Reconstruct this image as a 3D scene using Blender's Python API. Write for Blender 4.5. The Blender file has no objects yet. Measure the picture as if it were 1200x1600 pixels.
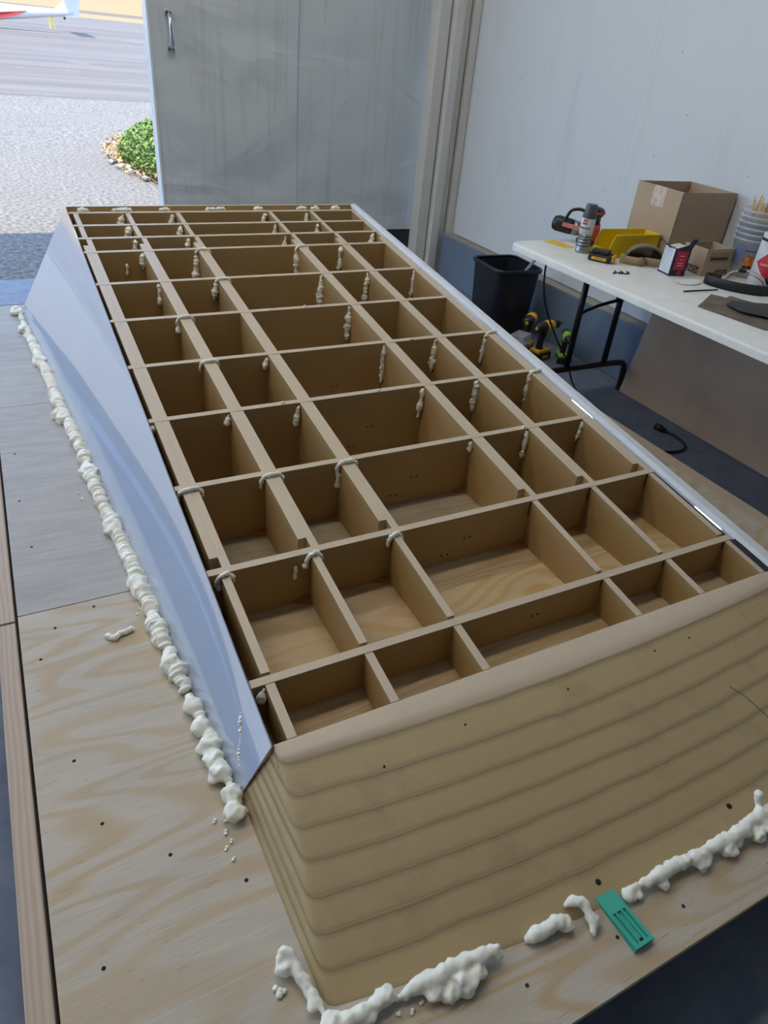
import bpy, bmesh, math, random
from mathutils import Vector, Matrix, noise
C = bpy.context.scene.collection
SC = bpy.context.scene
random.seed(7)

# ------------------------------------------------------------------ camera
CAM_H = 1.47
R = [[0.88781026367895, -0.1942841894874911, 0.417188913349218],
     [-0.4521745171282344, -0.5369160964100979, 0.7122213921777344],
     [0.08562208690612905, -0.8209596574320391, -0.5645299806944785]]
cd = bpy.data.cameras.new('camera'); cam = bpy.data.objects.new('camera', cd); C.objects.link(cam)
cd.sensor_fit = 'VERTICAL'; cd.sensor_height = 36.0; cd.lens = 1063.0 / 1600.0 * 36.0
cd.clip_start = 0.02; cd.clip_end = 2000
cam.matrix_world = Matrix(((R[0][0], -R[0][1], -R[0][2], 0), (R[1][0], -R[1][1], -R[1][2], 0),
                           (R[2][0], -R[2][1], -R[2][2], CAM_H), (0, 0, 0, 1)))
SC.camera = cam

# ------------------------------------------------------------------ sky, sun, exposure
W = bpy.data.worlds.new('sky'); SC.world = W; W.use_nodes = True
wn = W.node_tree.nodes; wl = W.node_tree.links
sky = wn.new('ShaderNodeTexSky'); sky.sky_type = 'NISHITA'; sky.sun_disc = False
sky.sun_elevation = math.radians(66); sky.sun_rotation = math.radians(200); sky.dust_density = 0.6; sky.ozone_density = 2.0
wl.new(sky.outputs[0], wn['Background'].inputs[0]); wn['Background'].inputs[1].default_value = 0.66
sd = bpy.data.lights.new('sun', 'SUN'); sun = bpy.data.objects.new('sun', sd); C.objects.link(sun)
sd.energy = 6.6; sd.angle = math.radians(0.6); sd.color = (1.0, 0.87, 0.66)
sun.rotation_euler = Vector((0.25, 0.30, -1.0)).to_track_quat('-Z', 'Y').to_euler()
SC.view_settings.view_transform = 'Standard'; SC.view_settings.look = 'None'
SC.view_settings.gamma = 1.0; SC.view_settings.use_curve_mapping = False
SC.view_settings.exposure = 0.0
FILL_LAMP = 16.0

# ------------------------------------------------------------------ materials
class NT:
    def __init__(s, name):
        s.m = bpy.data.materials.new(name); s.m.use_nodes = True
        s.n = s.m.node_tree.nodes; s.l = s.m.node_tree.links; s.b = s.n['Principled BSDF']
        s.tc = s.n.new('ShaderNodeTexCoord')
    def co(s, scale=(1, 1, 1), src='Object'):
        mp = s.n.new('ShaderNodeMapping'); mp.inputs['Scale'].default_value = scale
        s.l.new(s.tc.outputs[src], mp.inputs[0]); return mp.outputs[0]
    def noise(s, co, scale, detail=3, rough=.55, dist=0):
        t = s.n.new('ShaderNodeTexNoise'); t.inputs['Scale'].default_value = scale; t.inputs['Detail'].default_value = detail
        t.inputs['Roughness'].default_value = rough; t.inputs['Distortion'].default_value = dist
        s.l.new(co, t.inputs['Vector']); return t.outputs[0]
    def wave(s, co, scale, dist, detail=2, dscale=1, direction='Y', prof='SIN'):
        t = s.n.new('ShaderNodeTexWave'); t.bands_direction = direction; t.wave_profile = prof
        for k, v in (('Scale', scale), ('Distortion', dist), ('Detail', detail), ('Detail Scale', dscale)): t.inputs[k].default_value = v
        s.l.new(co, t.inputs['Vector']); return t.outputs[1]
    def ramp(s, f, stops):
        r = s.n.new('ShaderNodeValToRGB'); e = r.color_ramp.elements
        while len(e) < len(stops): e.new(.5)
        for i, (p, c) in enumerate(stops):
            e[i].position = p; e[i].color = (*c, 1) if len(c) == 3 else c
        s.l.new(f, r.inputs[0]); return r.outputs[0]
    def mix(s, f, a, b, mode='MIX'):
        x = s.n.new('ShaderNodeMix'); x.data_type = 'RGBA'; x.blend_type = mode
        if isinstance(f, (int, float)): x.inputs[0].default_value = f
        else: s.l.new(f, x.inputs[0])
        for i, v in ((6, a), (7, b)):
            if isinstance(v, tuple): x.inputs[i].default_value = (*v[:3], 1)
            else: s.l.new(v, x.inputs[i])
        return x.outputs[2]
    def math(s, op, a, b=None):
        x = s.n.new('ShaderNodeMath'); x.operation = op
        for i, v in ((0, a), (1, b)):
            if v is None: continue
            if isinstance(v, (int, float)): x.inputs[i].default_value = v
            else: s.l.new(v, x.inputs[i])
        return x.outputs[0]
    def bump(s, h, strength, dist=.01):
        b = s.n.new('ShaderNodeBump'); b.inputs['Strength'].default_value = strength; b.inputs['Distance'].default_value = dist
        s.l.new(h, b.inputs['Height']); s.l.new(b.outputs[0], s.b.inputs['Normal'])
    def set(s, col=None, rough=None, metal=None, **kw):
        for k, v in (('Base Color', col), ('Roughness', rough), ('Metallic', metal), *kw.items()):
            if v is None: continue
            if isinstance(v, tuple): s.b.inputs[k].default_value = (*v, 1) if len(v) == 3 and len(s.b.inputs[k].default_value) == 4 else v
            elif isinstance(v, (int, float)): s.b.inputs[k].default_value = v
            else: s.l.new(v, s.b.inputs[k])
        return s.m

MAT = {}
def flat(name, col, rough=.5, metal=0, var=.12, scale=18, bump=0, bscale=60, **kw):
    if name in MAT: return MAT[name]
    t = NT(name); co = t.co()
    n = t.noise(co, scale, 4)
    c = t.ramp(n, [(.3, tuple(v * (1 - var) for v in col)), (.7, tuple(min(1, v * (1 + var)) for v in col))])
    if bump: t.bump(t.noise(co, bscale, 4), bump, .004)
    MAT[name] = t.set(c, rough, metal, **kw); return MAT[name]

def glass(name, col, rough=.05, ior=1.3):
    t = NT(name); MAT[name] = t.set(col, rough, 0, **{'Transmission Weight': 1.0, 'IOR': ior}); return MAT[name]

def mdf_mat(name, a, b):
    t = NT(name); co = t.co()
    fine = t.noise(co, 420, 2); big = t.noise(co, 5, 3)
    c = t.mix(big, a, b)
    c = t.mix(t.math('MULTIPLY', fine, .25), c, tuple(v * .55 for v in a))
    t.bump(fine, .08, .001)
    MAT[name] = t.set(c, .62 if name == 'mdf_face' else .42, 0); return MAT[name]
mdf_mat('mdf_face', (.42, .27, .105), (.46, .30, .12))
mdf_mat('mdf_edge_lit_cap', (.62, .51, .36), (.66, .54, .385))

def nose_mat():
    t = NT('laminated_mdf'); co = t.co()
    fine = t.noise(co, 380, 2); big = t.noise(co, 4, 3); stain = t.noise(co, 9, 4, .6)
    c = t.mix(big, (.45, .335, .165), (.50, .375, .195))
    c = t.mix(t.math('MULTIPLY', fine, .25), c, (.22, .15, .07))
    sep = t.n.new('ShaderNodeSeparateXYZ'); t.l.new(t.co(), sep.inputs[0])
    wob = t.math('MULTIPLY', t.math('SUBTRACT', t.noise(t.co((3, 3, 3)), 3, 4), .5), .0022)
    z = t.math('ADD', sep.outputs[2], wob)
    fr = t.math('FRACT', t.math('ADD', t.math('DIVIDE', z, .0125), 40.0))      # dense dark skins of every MDF sheet
    d = t.math('ABSOLUTE', t.math('SUBTRACT', fr, .5))
    line = t.ramp(d, [(.30, (0, 0, 0)), (.45, (.5, .5, .5)), (.49, (1, 1, 1))])
    c = t.mix(t.math('MULTIPLY', line, .62), c, (.15, .10, .05))
    c = t.mix(t.math('MULTIPLY', t.ramp(stain, [(.55, (0, 0, 0)), (.75, (1, 1, 1))]), .25), c, (.19, .13, .06))
    t.bump(fine, .06, .001)
    MAT['nose'] = t.set(c, .55, 0)
nose_mat()

def ply_mat(name, a, b, grey, g=.4, rings=42, con=.8, lo=.25):
    t = NT(name)
    n1 = t.noise(t.co((1.0, 5.2, 1)), 1.5, .7, .4, .35)                      # cathedral figure: contour lines of a stretched field
    rg = t.math('SINE', t.math('MULTIPLY', n1, float(rings)))
    rg = t.ramp(t.math('ADD', t.math('MULTIPLY', rg, .5), .5), [(.35, (0, 0, 0)), (.92, (1, 1, 1))])
    wide = t.noise(t.co((.9, 1.6, 1)), 1.5, 2)
    streak = t.noise(t.co((1.4, 34, 34)), 3, 5, .65)
    fine = t.noise(t.co((5, 150, 150)), 2, 3, .6)
    chk = t.noise(t.co((13, 240, 240)), 1.6, 2, .5)
    blot = t.noise(t.co((1.6, 5, 2)), 2.6, 4, .6)
    c = t.mix(t.math('MULTIPLY', t.math('MULTIPLY', rg, t.ramp(wide, [(.3, (lo, lo, lo)), (.62, (1, 1, 1))])), con), a, b)
    c = t.mix(t.math('MULTIPLY', t.ramp(streak, [(.40, (0, 0, 0)), (.72, (1, 1, 1))]), g), c, grey)
    c = t.mix(t.math('MULTIPLY', t.ramp(blot, [(.48, (0, 0, 0)), (.72, (1, 1, 1))]), g * .9), c, tuple(v * .9 for v in grey))
    c = t.mix(t.math('MULTIPLY', fine, .30), c, tuple(v * .5 for v in b))
    c = t.mix(t.math('MULTIPLY', t.ramp(chk, [(.69, (0, 0, 0)), (.74, (1, 1, 1))]), .5), c, (.12, .09, .06))
    sep = t.n.new('ShaderNodeSeparateXYZ'); t.l.new(t.co(), sep.inputs[0])       # yellower tint within the footprint of the frame
    in_frame = t.math('MULTIPLY', t.math('GREATER_THAN', sep.outputs[0], -.76), t.math('MULTIPLY', t.math('GREATER_THAN', sep.outputs[1], -1.22), t.math('LESS_THAN', sep.outputs[0], .76)))
    c = t.mix(t.math('MULTIPLY', in_frame, .8), c, t.mix(1.0, c, (1.12, .93, .58), 'MULTIPLY'))
    t.bump(streak, .25, .002)
    MAT[name] = t.set(c, .55, 0)
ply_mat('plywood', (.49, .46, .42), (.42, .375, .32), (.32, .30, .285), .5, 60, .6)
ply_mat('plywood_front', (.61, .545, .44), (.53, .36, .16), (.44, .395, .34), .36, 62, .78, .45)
def lumber_mat():
    t = NT('lumber'); co = t.co((1, .12, 1))
    w = t.wave(co, 28, 5, 2, 1, 'X'); f = t.noise(t.co((120, 4, 120)), 2, 3)
    c = t.mix(w, (.56, .45, .35), (.48, .36, .26)); c = t.mix(t.math('MULTIPLY', f, .3), c, (.32, .23, .17))
    MAT['lumber'] = t.set(c, .6, 0)
lumber_mat()

def sheet_mat():
    t = NT('white_sheet'); co = t.co()
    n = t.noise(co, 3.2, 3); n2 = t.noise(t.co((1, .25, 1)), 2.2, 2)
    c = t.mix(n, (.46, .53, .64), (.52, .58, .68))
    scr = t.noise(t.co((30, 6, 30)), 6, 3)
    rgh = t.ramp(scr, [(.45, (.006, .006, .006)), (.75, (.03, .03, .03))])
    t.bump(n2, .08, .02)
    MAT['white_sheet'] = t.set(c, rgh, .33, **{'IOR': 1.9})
sheet_mat()

def wall_mat(name, a, b, rough=.6, stains=.25, speck=True):
    t = NT(name); co = t.co()
    big = t.noise(co, .9, 4); c = t.mix(big, a, b)
    st = t.noise(t.co((3, 3, .6)), 2.5, 5, .65)
    c = t.mix(t.math('MULTIPLY', t.ramp(st, [(.55, (0, 0, 0)), (.8, (1, 1, 1))]), stains), c, tuple(v * .6 for v in a))
    if speck:
        v = t.n.new('ShaderNodeTexVoronoi'); v.inputs['Scale'].default_value = 7; t.l.new(co, v.inputs['Vector'])
        sp = t.ramp(v.outputs[0], [(.02, (1, 1, 1)), (.045, (0, 0, 0))])
        c = t.mix(t.math('MULTIPLY', sp, .55), c, (.1, .1, .1))
    t.bump(t.noise(co, 60, 3), .08, .003)
    MAT[name] = t.set(c, rough, 0)
wall_mat('wall_paint', (.66, .70, .735), (.74, .77, .79))
wall_mat('plain_wall', (.60, .62, .64), (.66, .68, .70), speck=False)
wall_mat('blue_kerb', (.145, .205, .295), (.20, .265, .36), .6, .5)
wall_mat('ledge_dust', (.30, .27, .22), (.36, .33, .28), .8, .5)
wall_mat('post_paint', (.62, .61, .57), (.72, .71, .67), .55, .4)

def door_mat():
    t = NT('door_fabric'); co = t.co()
    big = t.noise(co, 1.3, 3); c = t.mix(big, (.56, .61, .635), (.64, .685, .70))
    st = t.noise(t.co((14, 1, .8)), 1.5, 5, .6)
    c = t.mix(t.math('MULTIPLY', t.ramp(st, [(.52, (0, 0, 0)), (.8, (1, 1, 1))]), .35), c, (.30, .30, .27))
    wr = t.noise(t.co((1.1, 1, 1.6)), 1.7, 3, .5, .8)
    t.bump(wr, .45, .07)
    MAT['door_fabric'] = t.set(c, .5, 0)
door_mat()

def ground_mat(name, a, b, gsc, bands=False):
    t = NT(name); co = t.co()
    g = t.noise(co, gsc, 3, .75); big = t.noise(co, .6, 3)
    c = t.mix(t.ramp(g, [(.36, (0, 0, 0)), (.64, (1, 1, 1))]), a, b)
    c = t.mix(t.math('MULTIPLY', big, .3), c, tuple(v * .7 for v in a))
    if bands:
        st = t.noise(t.co((.06, 1.0, 1)), .9, 4, .6)
        c = t.mix(t.math('MULTIPLY', t.ramp(st, [(.42, (0, 0, 0)), (.62, (1, 1, 1))]), .5), c, (.225, .21, .20))
        v = t.noise(t.co((.5, 2.5, 1)), 1.1, 6, .7)
        c = t.mix(t.math('MULTIPLY', t.ramp(v, [(.63, (0, 0, 0)), (.66, (1, 1, 1))]), .5), c, (.34, .33, .31))
    t.bump(g, .5, .01)
    MAT[name] = t.set(c, .85, 0)
ground_mat('asphalt', (.092, .088, .083), (.34, .325, .295), 26, False)
ground_mat('asphalt_far', (.125, .112, .104), (.16, .145, .135), 20, True)
ground_mat('hangar_floor', (.155, .18, .235), (.23, .255, .32), 6)
ground_mat('sill', (.26, .31, .38), (.36, .41, .48), 12)
ground_mat('soil', (.20, .11, .055), (.36, .24, .13), 14)
ground_mat('dry_field', (.30, .20, .085), (.36, .25, .115), 2)
ground_mat('field_road', (.14, .115, .08), (.17, .14, .10), 2)

flat('foam', (.94, .92, .80), .38, var=.06, scale=30, bump=.15, bscale=90, **{'Subsurface Weight': .15, 'Subsurface Radius': (.01, .008, .004)})
flat('black_plastic', (.012, .013, .016), .42)
flat('bin_plastic', (.012, .014, .022), .38, bump=.1, bscale=200)
flat('black_metal', (.012, .012, .014), .35, bump=.05)
flat('rubber', (.015, .015, .016), .6)
flat('dark_hole', (.015, .012, .01), .9)
flat('cardboard', (.47, .345, .23), .75, var=.05, scale=8, bump=.06)
flat('cardboard_in', (.30, .20, .12), .8, var=.05)
flat('cardboard_panel', (.62, .45, .32), .75, var=.10, scale=4, bump=.1, bscale=30)
flat('table_plastic', (.80, .79, .74), .45, var=.05, scale=14, bump=.1, bscale=160)
flat('tape_clear', (.62, .52, .42), .12, var=.2, scale=40, bump=.6, bscale=70)
flat('yellow_plastic', (.78, .56, .012), .35, var=.05, **{'Subsurface Weight': .1})
flat('tool_yellow', (.75, .42, .02), .4)
flat('tool_green', (.26, .60, .05), .4)
flat('red_plastic', (.55, .05, .06), .35)
flat('pink_label', (.72, .25, .26), .4)
flat('grey_paint', (.075, .08, .088), .38)
flat('can_white', (.72, .73, .74), .3)
flat('can_grey', (.30, .31, .32), .28, metal=.6)
flat('steel', (.55, .56, .58), .28, metal=1)
flat('zinc', (.62, .64, .66), .3, metal=1, bump=.1)
flat('white_strip', (.74, .77, .80), .28, var=.05)
flat('navy_card', (.018, .018, .06), .45)
flat('red_card', (.58, .03, .05), .4)
flat('white_card', (.76, .76, .78), .5)
flat('cream_card', (.66, .63, .55), .6)
flat('tan_strap', (.42, .31, .17), .8, bump=.2, bscale=300)
flat('olive_frame', (.22, .18, .10), .6)
flat('lens_dark', (.03, .018, .012), .12)
flat('teal_plastic', (.045, .42, .30), .4, var=.05, bump=.08, bscale=200)
flat('wood_stick', (.60, .40, .18), .6, var=.2)
flat('cream_wood', (.80, .77, .68), .6)
flat('sand_cloth', (.15, .115, .085), .85, var=.25, scale=12, bump=.3, bscale=120)
flat('dark_cloth', (.045, .043, .043), .75, var=.3, scale=8, bump=.2)
flat('yellow_paper', (.78, .55, .06), .7)
flat('ink', (.02, .02, .022), .6)
flat('ink_brown', (.07, .045, .03), .7)
flat('ink_grey', (.33, .36, .44), .6)
flat('orange_glue', (.50, .20, .02), .35)
flat('plane_white', (.52, .54, .57), .25, var=.03)
flat('plane_red', (.45, .02, .03), .25)
flat('leaf', (.07, .16, .025), .5, var=.3, scale=6)
flat('leaf_pale', (.18, .29, .055), .5, var=.3, scale=6)
flat('straw', (.42, .29, .12), .8, var=.3)
flat('stone', (.34, .33, .32), .8, var=.3, scale=9, bump=.4)
flat('flame', (.70, .20, .03), .5, var=.5, scale=60)
flat('coal', (.02, .02, .03), .6)
flat('tub_print', (.16, .19, .32), .4)
flat('clear_plastic', (.80, .83, .88), .22, var=.02, **{'Alpha': .30})
glass('clear_visor', (.97, .98, .97), .03, 1.2)
def emis(name, col, e):
    t = NT(name); MAT[name] = t.set((.8, .8, .8), .5, 0, **{'Emission Color': col, 'Emission Strength': e})
emis('fill_glow', (1.0, .955, .87), FILL_LAMP)

# ------------------------------------------------------------------ mesh helpers
def bx(bm, x0, x1, y0, y1, z0, z1, bev=0):
    g = bmesh.ops.create_cube(bm, size=1)['verts']
    for v in g:
        v.co = Vector(((x0 + x1) / 2 + v.co.x * (x1 - x0), (y0 + y1) / 2 + v.co.y * (y1 - y0), (z0 + z1) / 2 + v.co.z * (z1 - z0)))
    if bev:
        ed = list({e for v in g for e in v.link_edges})
        bmesh.ops.bevel(bm, geom=ed, offset=bev, segments=2, affect='EDGES', profile=.5)
    return g
def hexa(bm, p):                    # 8 points: bottom ring 4, top ring 4
    v = [bm.verts.new(q) for q in p]
    for f in ((3, 2, 1, 0), (4, 5, 6, 7), (0, 1, 5, 4), (1, 2, 6, 5), (2, 3, 7, 6), (3, 0, 4, 7)):
        bm.faces.new([v[i] for i in f])
    return v
def extrude_poly(bm, pts, vec):     # closed prism from a planar outline
    a = [bm.verts.new(p) for p in pts]; b = [bm.verts.new(Vector(p) + Vector(vec)) for p in pts]
    n = len(pts); bm.faces.new(a[::-1]); bm.faces.new(b)
    for i in range(n): bm.faces.new((a[i], a[(i + 1) % n], b[(i + 1) % n], b[i]))
def tube(bm, pts, r, n=10, cap=True):
    pts = [Vector(p) for p in pts]; rs = r if isinstance(r, (list, tuple)) else [r] * len(pts)
    rings = []; prev = None
    for i, p in enumerate(pts):
        d = (pts[min(i + 1, len(pts) - 1)] - pts[max(i - 1, 0)]).normalized()
        if prev is None:
            u = d.cross(Vector((0, 0, 1)))
            if u.length < .05: u = d.cross(Vector((1, 0, 0)))
        else: u = prev - d * prev.dot(d)
        u.normalize(); prev = u; w = d.cross(u)
        rings.append([bm.verts.new(p + (u * math.cos(2 * math.pi * k / n) + w * math.sin(2 * math.pi * k / n)) * rs[i]) for k in range(n)])
    for a, b in zip(rings, rings[1:]):
        for k in range(n): bm.faces.new((a[k], a[(k + 1) % n], b[(k + 1) % n], b[k]))
    if cap: bm.faces.new(rings[0][::-1]); bm.faces.new(rings[-1])
def lathe(bm, prof, n=28, mat=None, close=False):   # profile (r, z) about z
    rings = []; vs = []
    for r, z in prof:
        ring = [bm.verts.new((r * math.cos(2 * math.pi * k / n), r * math.sin(2 * math.pi * k / n), z)) for k in range(n)]
        rings.append(ring); vs += ring
    for a, b in zip(rings, rings[1:]):
        for k in range(n): bm.faces.new((a[k], a[(k + 1) % n], b[(k + 1) % n], b[k]))
    if close:
        for k in range(n): bm.faces.new((rings[-1][k], rings[-1][(k + 1) % n], rings[0][(k + 1) % n], rings[0][k]))
    else:
        if prof[0][0] > 1e-5: bm.faces.new(rings[0][::-1])
        if prof[-1][0] > 1e-5: bm.faces.new(rings[-1])
    if mat is not None: bmesh.ops.transform(bm, matrix=mat, verts=vs)
    return vs
def blob(bm, c, r, sq=(1, 1, 1), rot=None, sub=2, am=.22, fr=3.0):
    g = bmesh.ops.create_icosphere(bm, subdivisions=sub, radius=1)['verts']
    o = Vector((random.uniform(0, 50), random.uniform(0, 50), random.uniform(0, 50)))
    for v in g:
        q = v.co.copy(); q *= r * (1 + am * noise.noise(q * fr * .5 + o))
        q = Vector((q.x * sq[0], q.y * sq[1], q.z * sq[2]))
        if rot: q = rot @ q
        v.co = q + Vector(c)
def smooth_path(pts, step):
    pts = [Vector(p) for p in pts]; out = []
    for i in range(len(pts) - 1):
        p0 = pts[max(i - 1, 0)]; p1 = pts[i]; p2 = pts[i + 1]; p3 = pts[min(i + 2, len(pts) - 1)]
        n = max(1, int((p2 - p1).length / step))
        for k in range(n):
            t = k / n
            out.append(.5 * ((2 * p1) + (p2 - p0) * t + (2 * p0 - 5 * p1 + 4 * p2 - p3) * t * t + (3 * p1 - p0 - 3 * p2 + p3) * t ** 3))
    out.append(pts[-1]); return out
def rot_to(a, b=(0, 0, 1)):
    return Vector(b).rotation_difference(Vector(a)).to_matrix().to_4x4()

def root_of(o):
    while o.parent: o = o.parent
    return o
def obj(name, bm, mat, parent=None, smooth=False, world=True, mats=None):
    """one mesh object; with world=True the bmesh is given in world coordinates"""
    me = bpy.data.meshes.new(name)
    if parent and world:
        r = root_of(parent); bmesh.ops.transform(bm, matrix=r.matrix_basis.inverted(), verts=bm.verts)
    bmesh.ops.recalc_face_normals(bm, faces=bm.faces)
    bm.to_mesh(me); bm.free()
    for m in ([mat] if mats is None else mats): me.materials.append(MAT[m] if isinstance(m, str) else m)
    if smooth:
        for p in me.polygons: p.use_smooth = True
    o = bpy.data.objects.new(name, me); C.objects.link(o)
    if parent: o.parent = parent
    return o
def autosmooth(o, deg=35):
    me = o.data
    for p in me.polygons: p.use_smooth = True
    bm = bmesh.new(); bm.from_mesh(me); lim = math.radians(deg)
    for e in bm.edges: e.smooth = len(e.link_faces) == 2 and e.calc_face_angle(0) < lim
    bm.to_mesh(me); bm.free(); return o
def tag(o, label=None, cat=None, group=None, kind=None):
    for k, v in (('label', label), ('category', cat), ('group', group), ('kind', kind)):
        if v: o[k] = v
    return o
def thing(name, label, cat, loc=(0, 0, 0), rotz=0, group=None, rot=None):
    o = bpy.data.objects.new(name, None); C.objects.link(o); o.empty_display_size = .1
    o.location = loc; o.rotation_euler = rot if rot else (0, 0, rotz)
    return tag(o, label, cat, group)
def struct(name, bm, mat, label=None, parent=None, mats=None, smooth=False):
    o = obj(name, bm, mat, parent, smooth, mats=mats)
    o['kind'] = 'structure'
    if label: o['label'] = label
    return o
def text_mesh(name, s, size, mat, parent, mtx, bend=None, ext=.0004):
    cu = bpy.data.curves.new('text', 'FONT'); cu.body = s; cu.size = size; cu.align_x = 'CENTER'; cu.align_y = 'CENTER'; cu.extrude = ext
    t = bpy.data.objects.new('text', cu); C.objects.link(t)
    bpy.context.view_layer.update()
    dg = bpy.context.evaluated_depsgraph_get()
    me = bpy.data.meshes.new_from_object(t.evaluated_get(dg)); bpy.data.objects.remove(t); bpy.data.curves.remove(cu)
    me.name = name
    if bend:
        for v in me.vertices:
            x, y, z = v.co; a = x / bend; r = bend + z
            v.co = (r * math.sin(a), -r * math.cos(a), y)
    me.transform(mtx); me.materials.clear(); me.materials.append(MAT[mat])
    o = bpy.data.objects.new(name, me); C.objects.link(o); o.parent = parent; return o
NB = bmesh.new
T_ = Matrix.Translation
def RX(a): return Matrix.Rotation(a, 4, 'X')
def RY(a): return Matrix.Rotation(a, 4, 'Y')
def RZ(a): return Matrix.Rotation(a, 4, 'Z')

# ------------------------------------------------------------------ the hangar
WX = 3.05; FY = 4.70; HX0 = -8.5; HY0 = -8.0; HZ = 3.9
b = NB(); bx(b, HX0 - .2, WX + .2, HY0 - .2, 4.56, -.15, 0); struct('floor', b, 'hangar_floor', 'dark grey concrete hangar floor')
b = NB(); bx(b, HX0 - .2, WX + .2, 4.56, 5.06, -.15, .004); struct('trim_1', b, 'sill', 'pale concrete sill under the hangar door')
# right wall: painted boards over a blue concrete kerb
wall = struct('wall_right', (lambda m: (bx(m, WX + .012, WX + .15, HY0, FY + .1, .326, HZ), m)[1])(NB()), 'wall_paint', 'white painted plywood hangar wall on the right')
ys = [FY + .1, 3.04, 1.82, .42, -.8, -2.0, -3.2, -4.4, -5.6, -6.8, HY0]
for i in range(len(ys) - 1):
    b = NB(); bx(b, WX, WX + .0119, ys[i + 1] + .0004, ys[i] - .0004, .332, HZ, .0006); obj('wall_panel', b, 'wall_paint', wall)
b = NB(); bx(b, WX - .09, WX + .15, HY0, FY - .085, 0, .325, .006)
kerb = struct('baseboard_right', b, 'blue_kerb', 'blue-grey painted concrete kerb along the wall')
b = NB(); bx(b, WX - .088, WX - .0005, HY0, FY - .085, .3252, .3285); obj('dusty_ledge', b, 'ledge_dust', kerb)
b = NB(); bx(b, HX0 - .15, HX0, HY0, FY, 0, HZ); struct('wall_left', b, 'plain_wall')
b = NB(); bx(b, HX0 - .15, WX + .15, HY0 - .15, HY0, 0, HZ); struct('wall_back', b, 'plain_wall')
b = NB(); bx(b, HX0 - .2, WX + .2, HY0 - .2, 5.10, HZ, HZ + .12); struct('ceiling', b, 'plain_wall')
b = NB(); bx(b, HX0, WX + .15, FY + .05, FY + .17, 3.55, HZ); bx(b, HX0 - .15, HX0 + .9, FY + .05, FY + .17, 0, 3.55)
struct('wall_front', b, 'plain_wall')
# post of four painted boards in the corner
post = struct('trim_2', (lambda m: (bx(m, 2.79, WX - .002, FY - .02, FY + .12, 0, 3.6), m)[1])(NB()), 'post_paint', 'cream painted corner post of stacked boards beside the sliding door')
for x0, x1, yy in ((2.762, 2.843, .040), (2.857, 2.922, .090), (2.936, 2.986, .055), (2.998, 3.046, .085)):
    b = NB(); bx(b, x0, x1, FY - yy, FY + .04, 0, 3.6, .003); obj('post_board', b, 'post_paint', post)
# sliding door with fabric skin
DY = 4.93
door = NB()
nx, nz = 50, 50
X0, X1, Z0, Z1 = .982, 3.04, .29, 3.6
grid = []
for j in range(nz + 1):
    row = []
    for i in range(nx + 1):
        x = X0 + (X1 - X0) * i / nx; z = Z0 + (Z1 - Z0) * j / nz
        p = Vector((x * 1.3, 0, z * 1.3))
        wv = .016 * noise.noise(p) + .010 * noise.noise(Vector((x * 3, 4, z * 4))) + .006 * noise.noise(Vector((x * 7 + z * 3, 9, z * 4)))
        wv *= min(1, (x - X0) / .06) 
        row.append(door.verts.new((x, DY + wv, z)))
    grid.append(row)
for j in range(nz):
    for i in range(nx): door.faces.new((grid[j][i], grid[j][i + 1], grid[j + 1][i + 1], grid[j + 1][i]))
bx(door, X0, X1, DY + .022, DY + .10, Z0, Z1)
d1 = obj('door_1', door, 'door_fabric', smooth=False); d1['kind'] = 'structure'; d1['label'] = 'grey-white fabric skinned sliding hangar door'
autosmooth(d1, 40)
b = NB(); bx(b, X0 - .012, X0 + .004, DY - .01, DY + .105, Z0, Z1, .004); obj('door_edge', b, 'white_strip', d1)
b = NB(); bx(b, X0 + .01, X1, DY + .01, DY + .08, .02, Z0); obj('bottom_seal', b, 'rubber', d1)
b = NB(); tube(b, [(1.90, DY - .014, Z0), (1.895, DY - .014, 1.2), (1.91, DY - .014, 2.4), (1.915, DY - .014, 3.6)], .0022, 6); obj('seam', b, 'ink_grey', d1)
# pull handle
b = NB(); hx = 1.095; hz = 1.425
bx(b, hx - .022, hx + .022, DY - .024, DY - .018, hz + .068, hz + .105, .003); bx(b, hx - .022, hx + .022, DY - .024, DY - .018, hz - .105, hz - .068, .003)
tube(b, smooth_path([(hx, DY - .02, hz + .08), (hx, DY - .05, hz + .062), (hx, DY - .062, hz + .03), (hx, DY - .062, hz - .03), (hx, DY - .05, hz - .062), (hx, DY - .02, hz - .08)], .01), .0135, 10)
hd = obj('handle', b, 'zinc', d1, True); hd['label'] = 'galvanised steel pull handle'
for sx in (-.011, .011):
    for sz in (-.088, .088):
        b = NB(); tube(b, [(hx + sx, DY - .023, hz + sz), (hx + sx, DY - .027, hz + sz)], .005, 8); obj('screw', b, 'dark_hole', hd)

# unseen panel lamps, added under the ceiling to brighten the interior
for k, (x, y) in enumerate([(x, y) for y in (2.0, 3.5) for x in (-6.2, -3.8, -1.4, 1.0)]):
    row = 'nearer the door' if y > 3 else 'further from the door'
    t = thing('fill_lamp', ('leftmost', 'second', 'third', 'rightmost')[k % 4] + ' added fill lamp in the unseen ceiling row ' + row, 'lamp', (x, y, 3.78), math.pi / 2, 'added fill lamps')
    b = NB(); bx(b, -.15, .15, -.66, .66, .03, .118, .01); obj('housing', b, 'can_white', t, world=False)
    b = NB(); bx(b, -.13, .13, -.64, .64, .012, .0295, .004); obj('diffuser', b, 'fill_glow', t, world=False)

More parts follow.
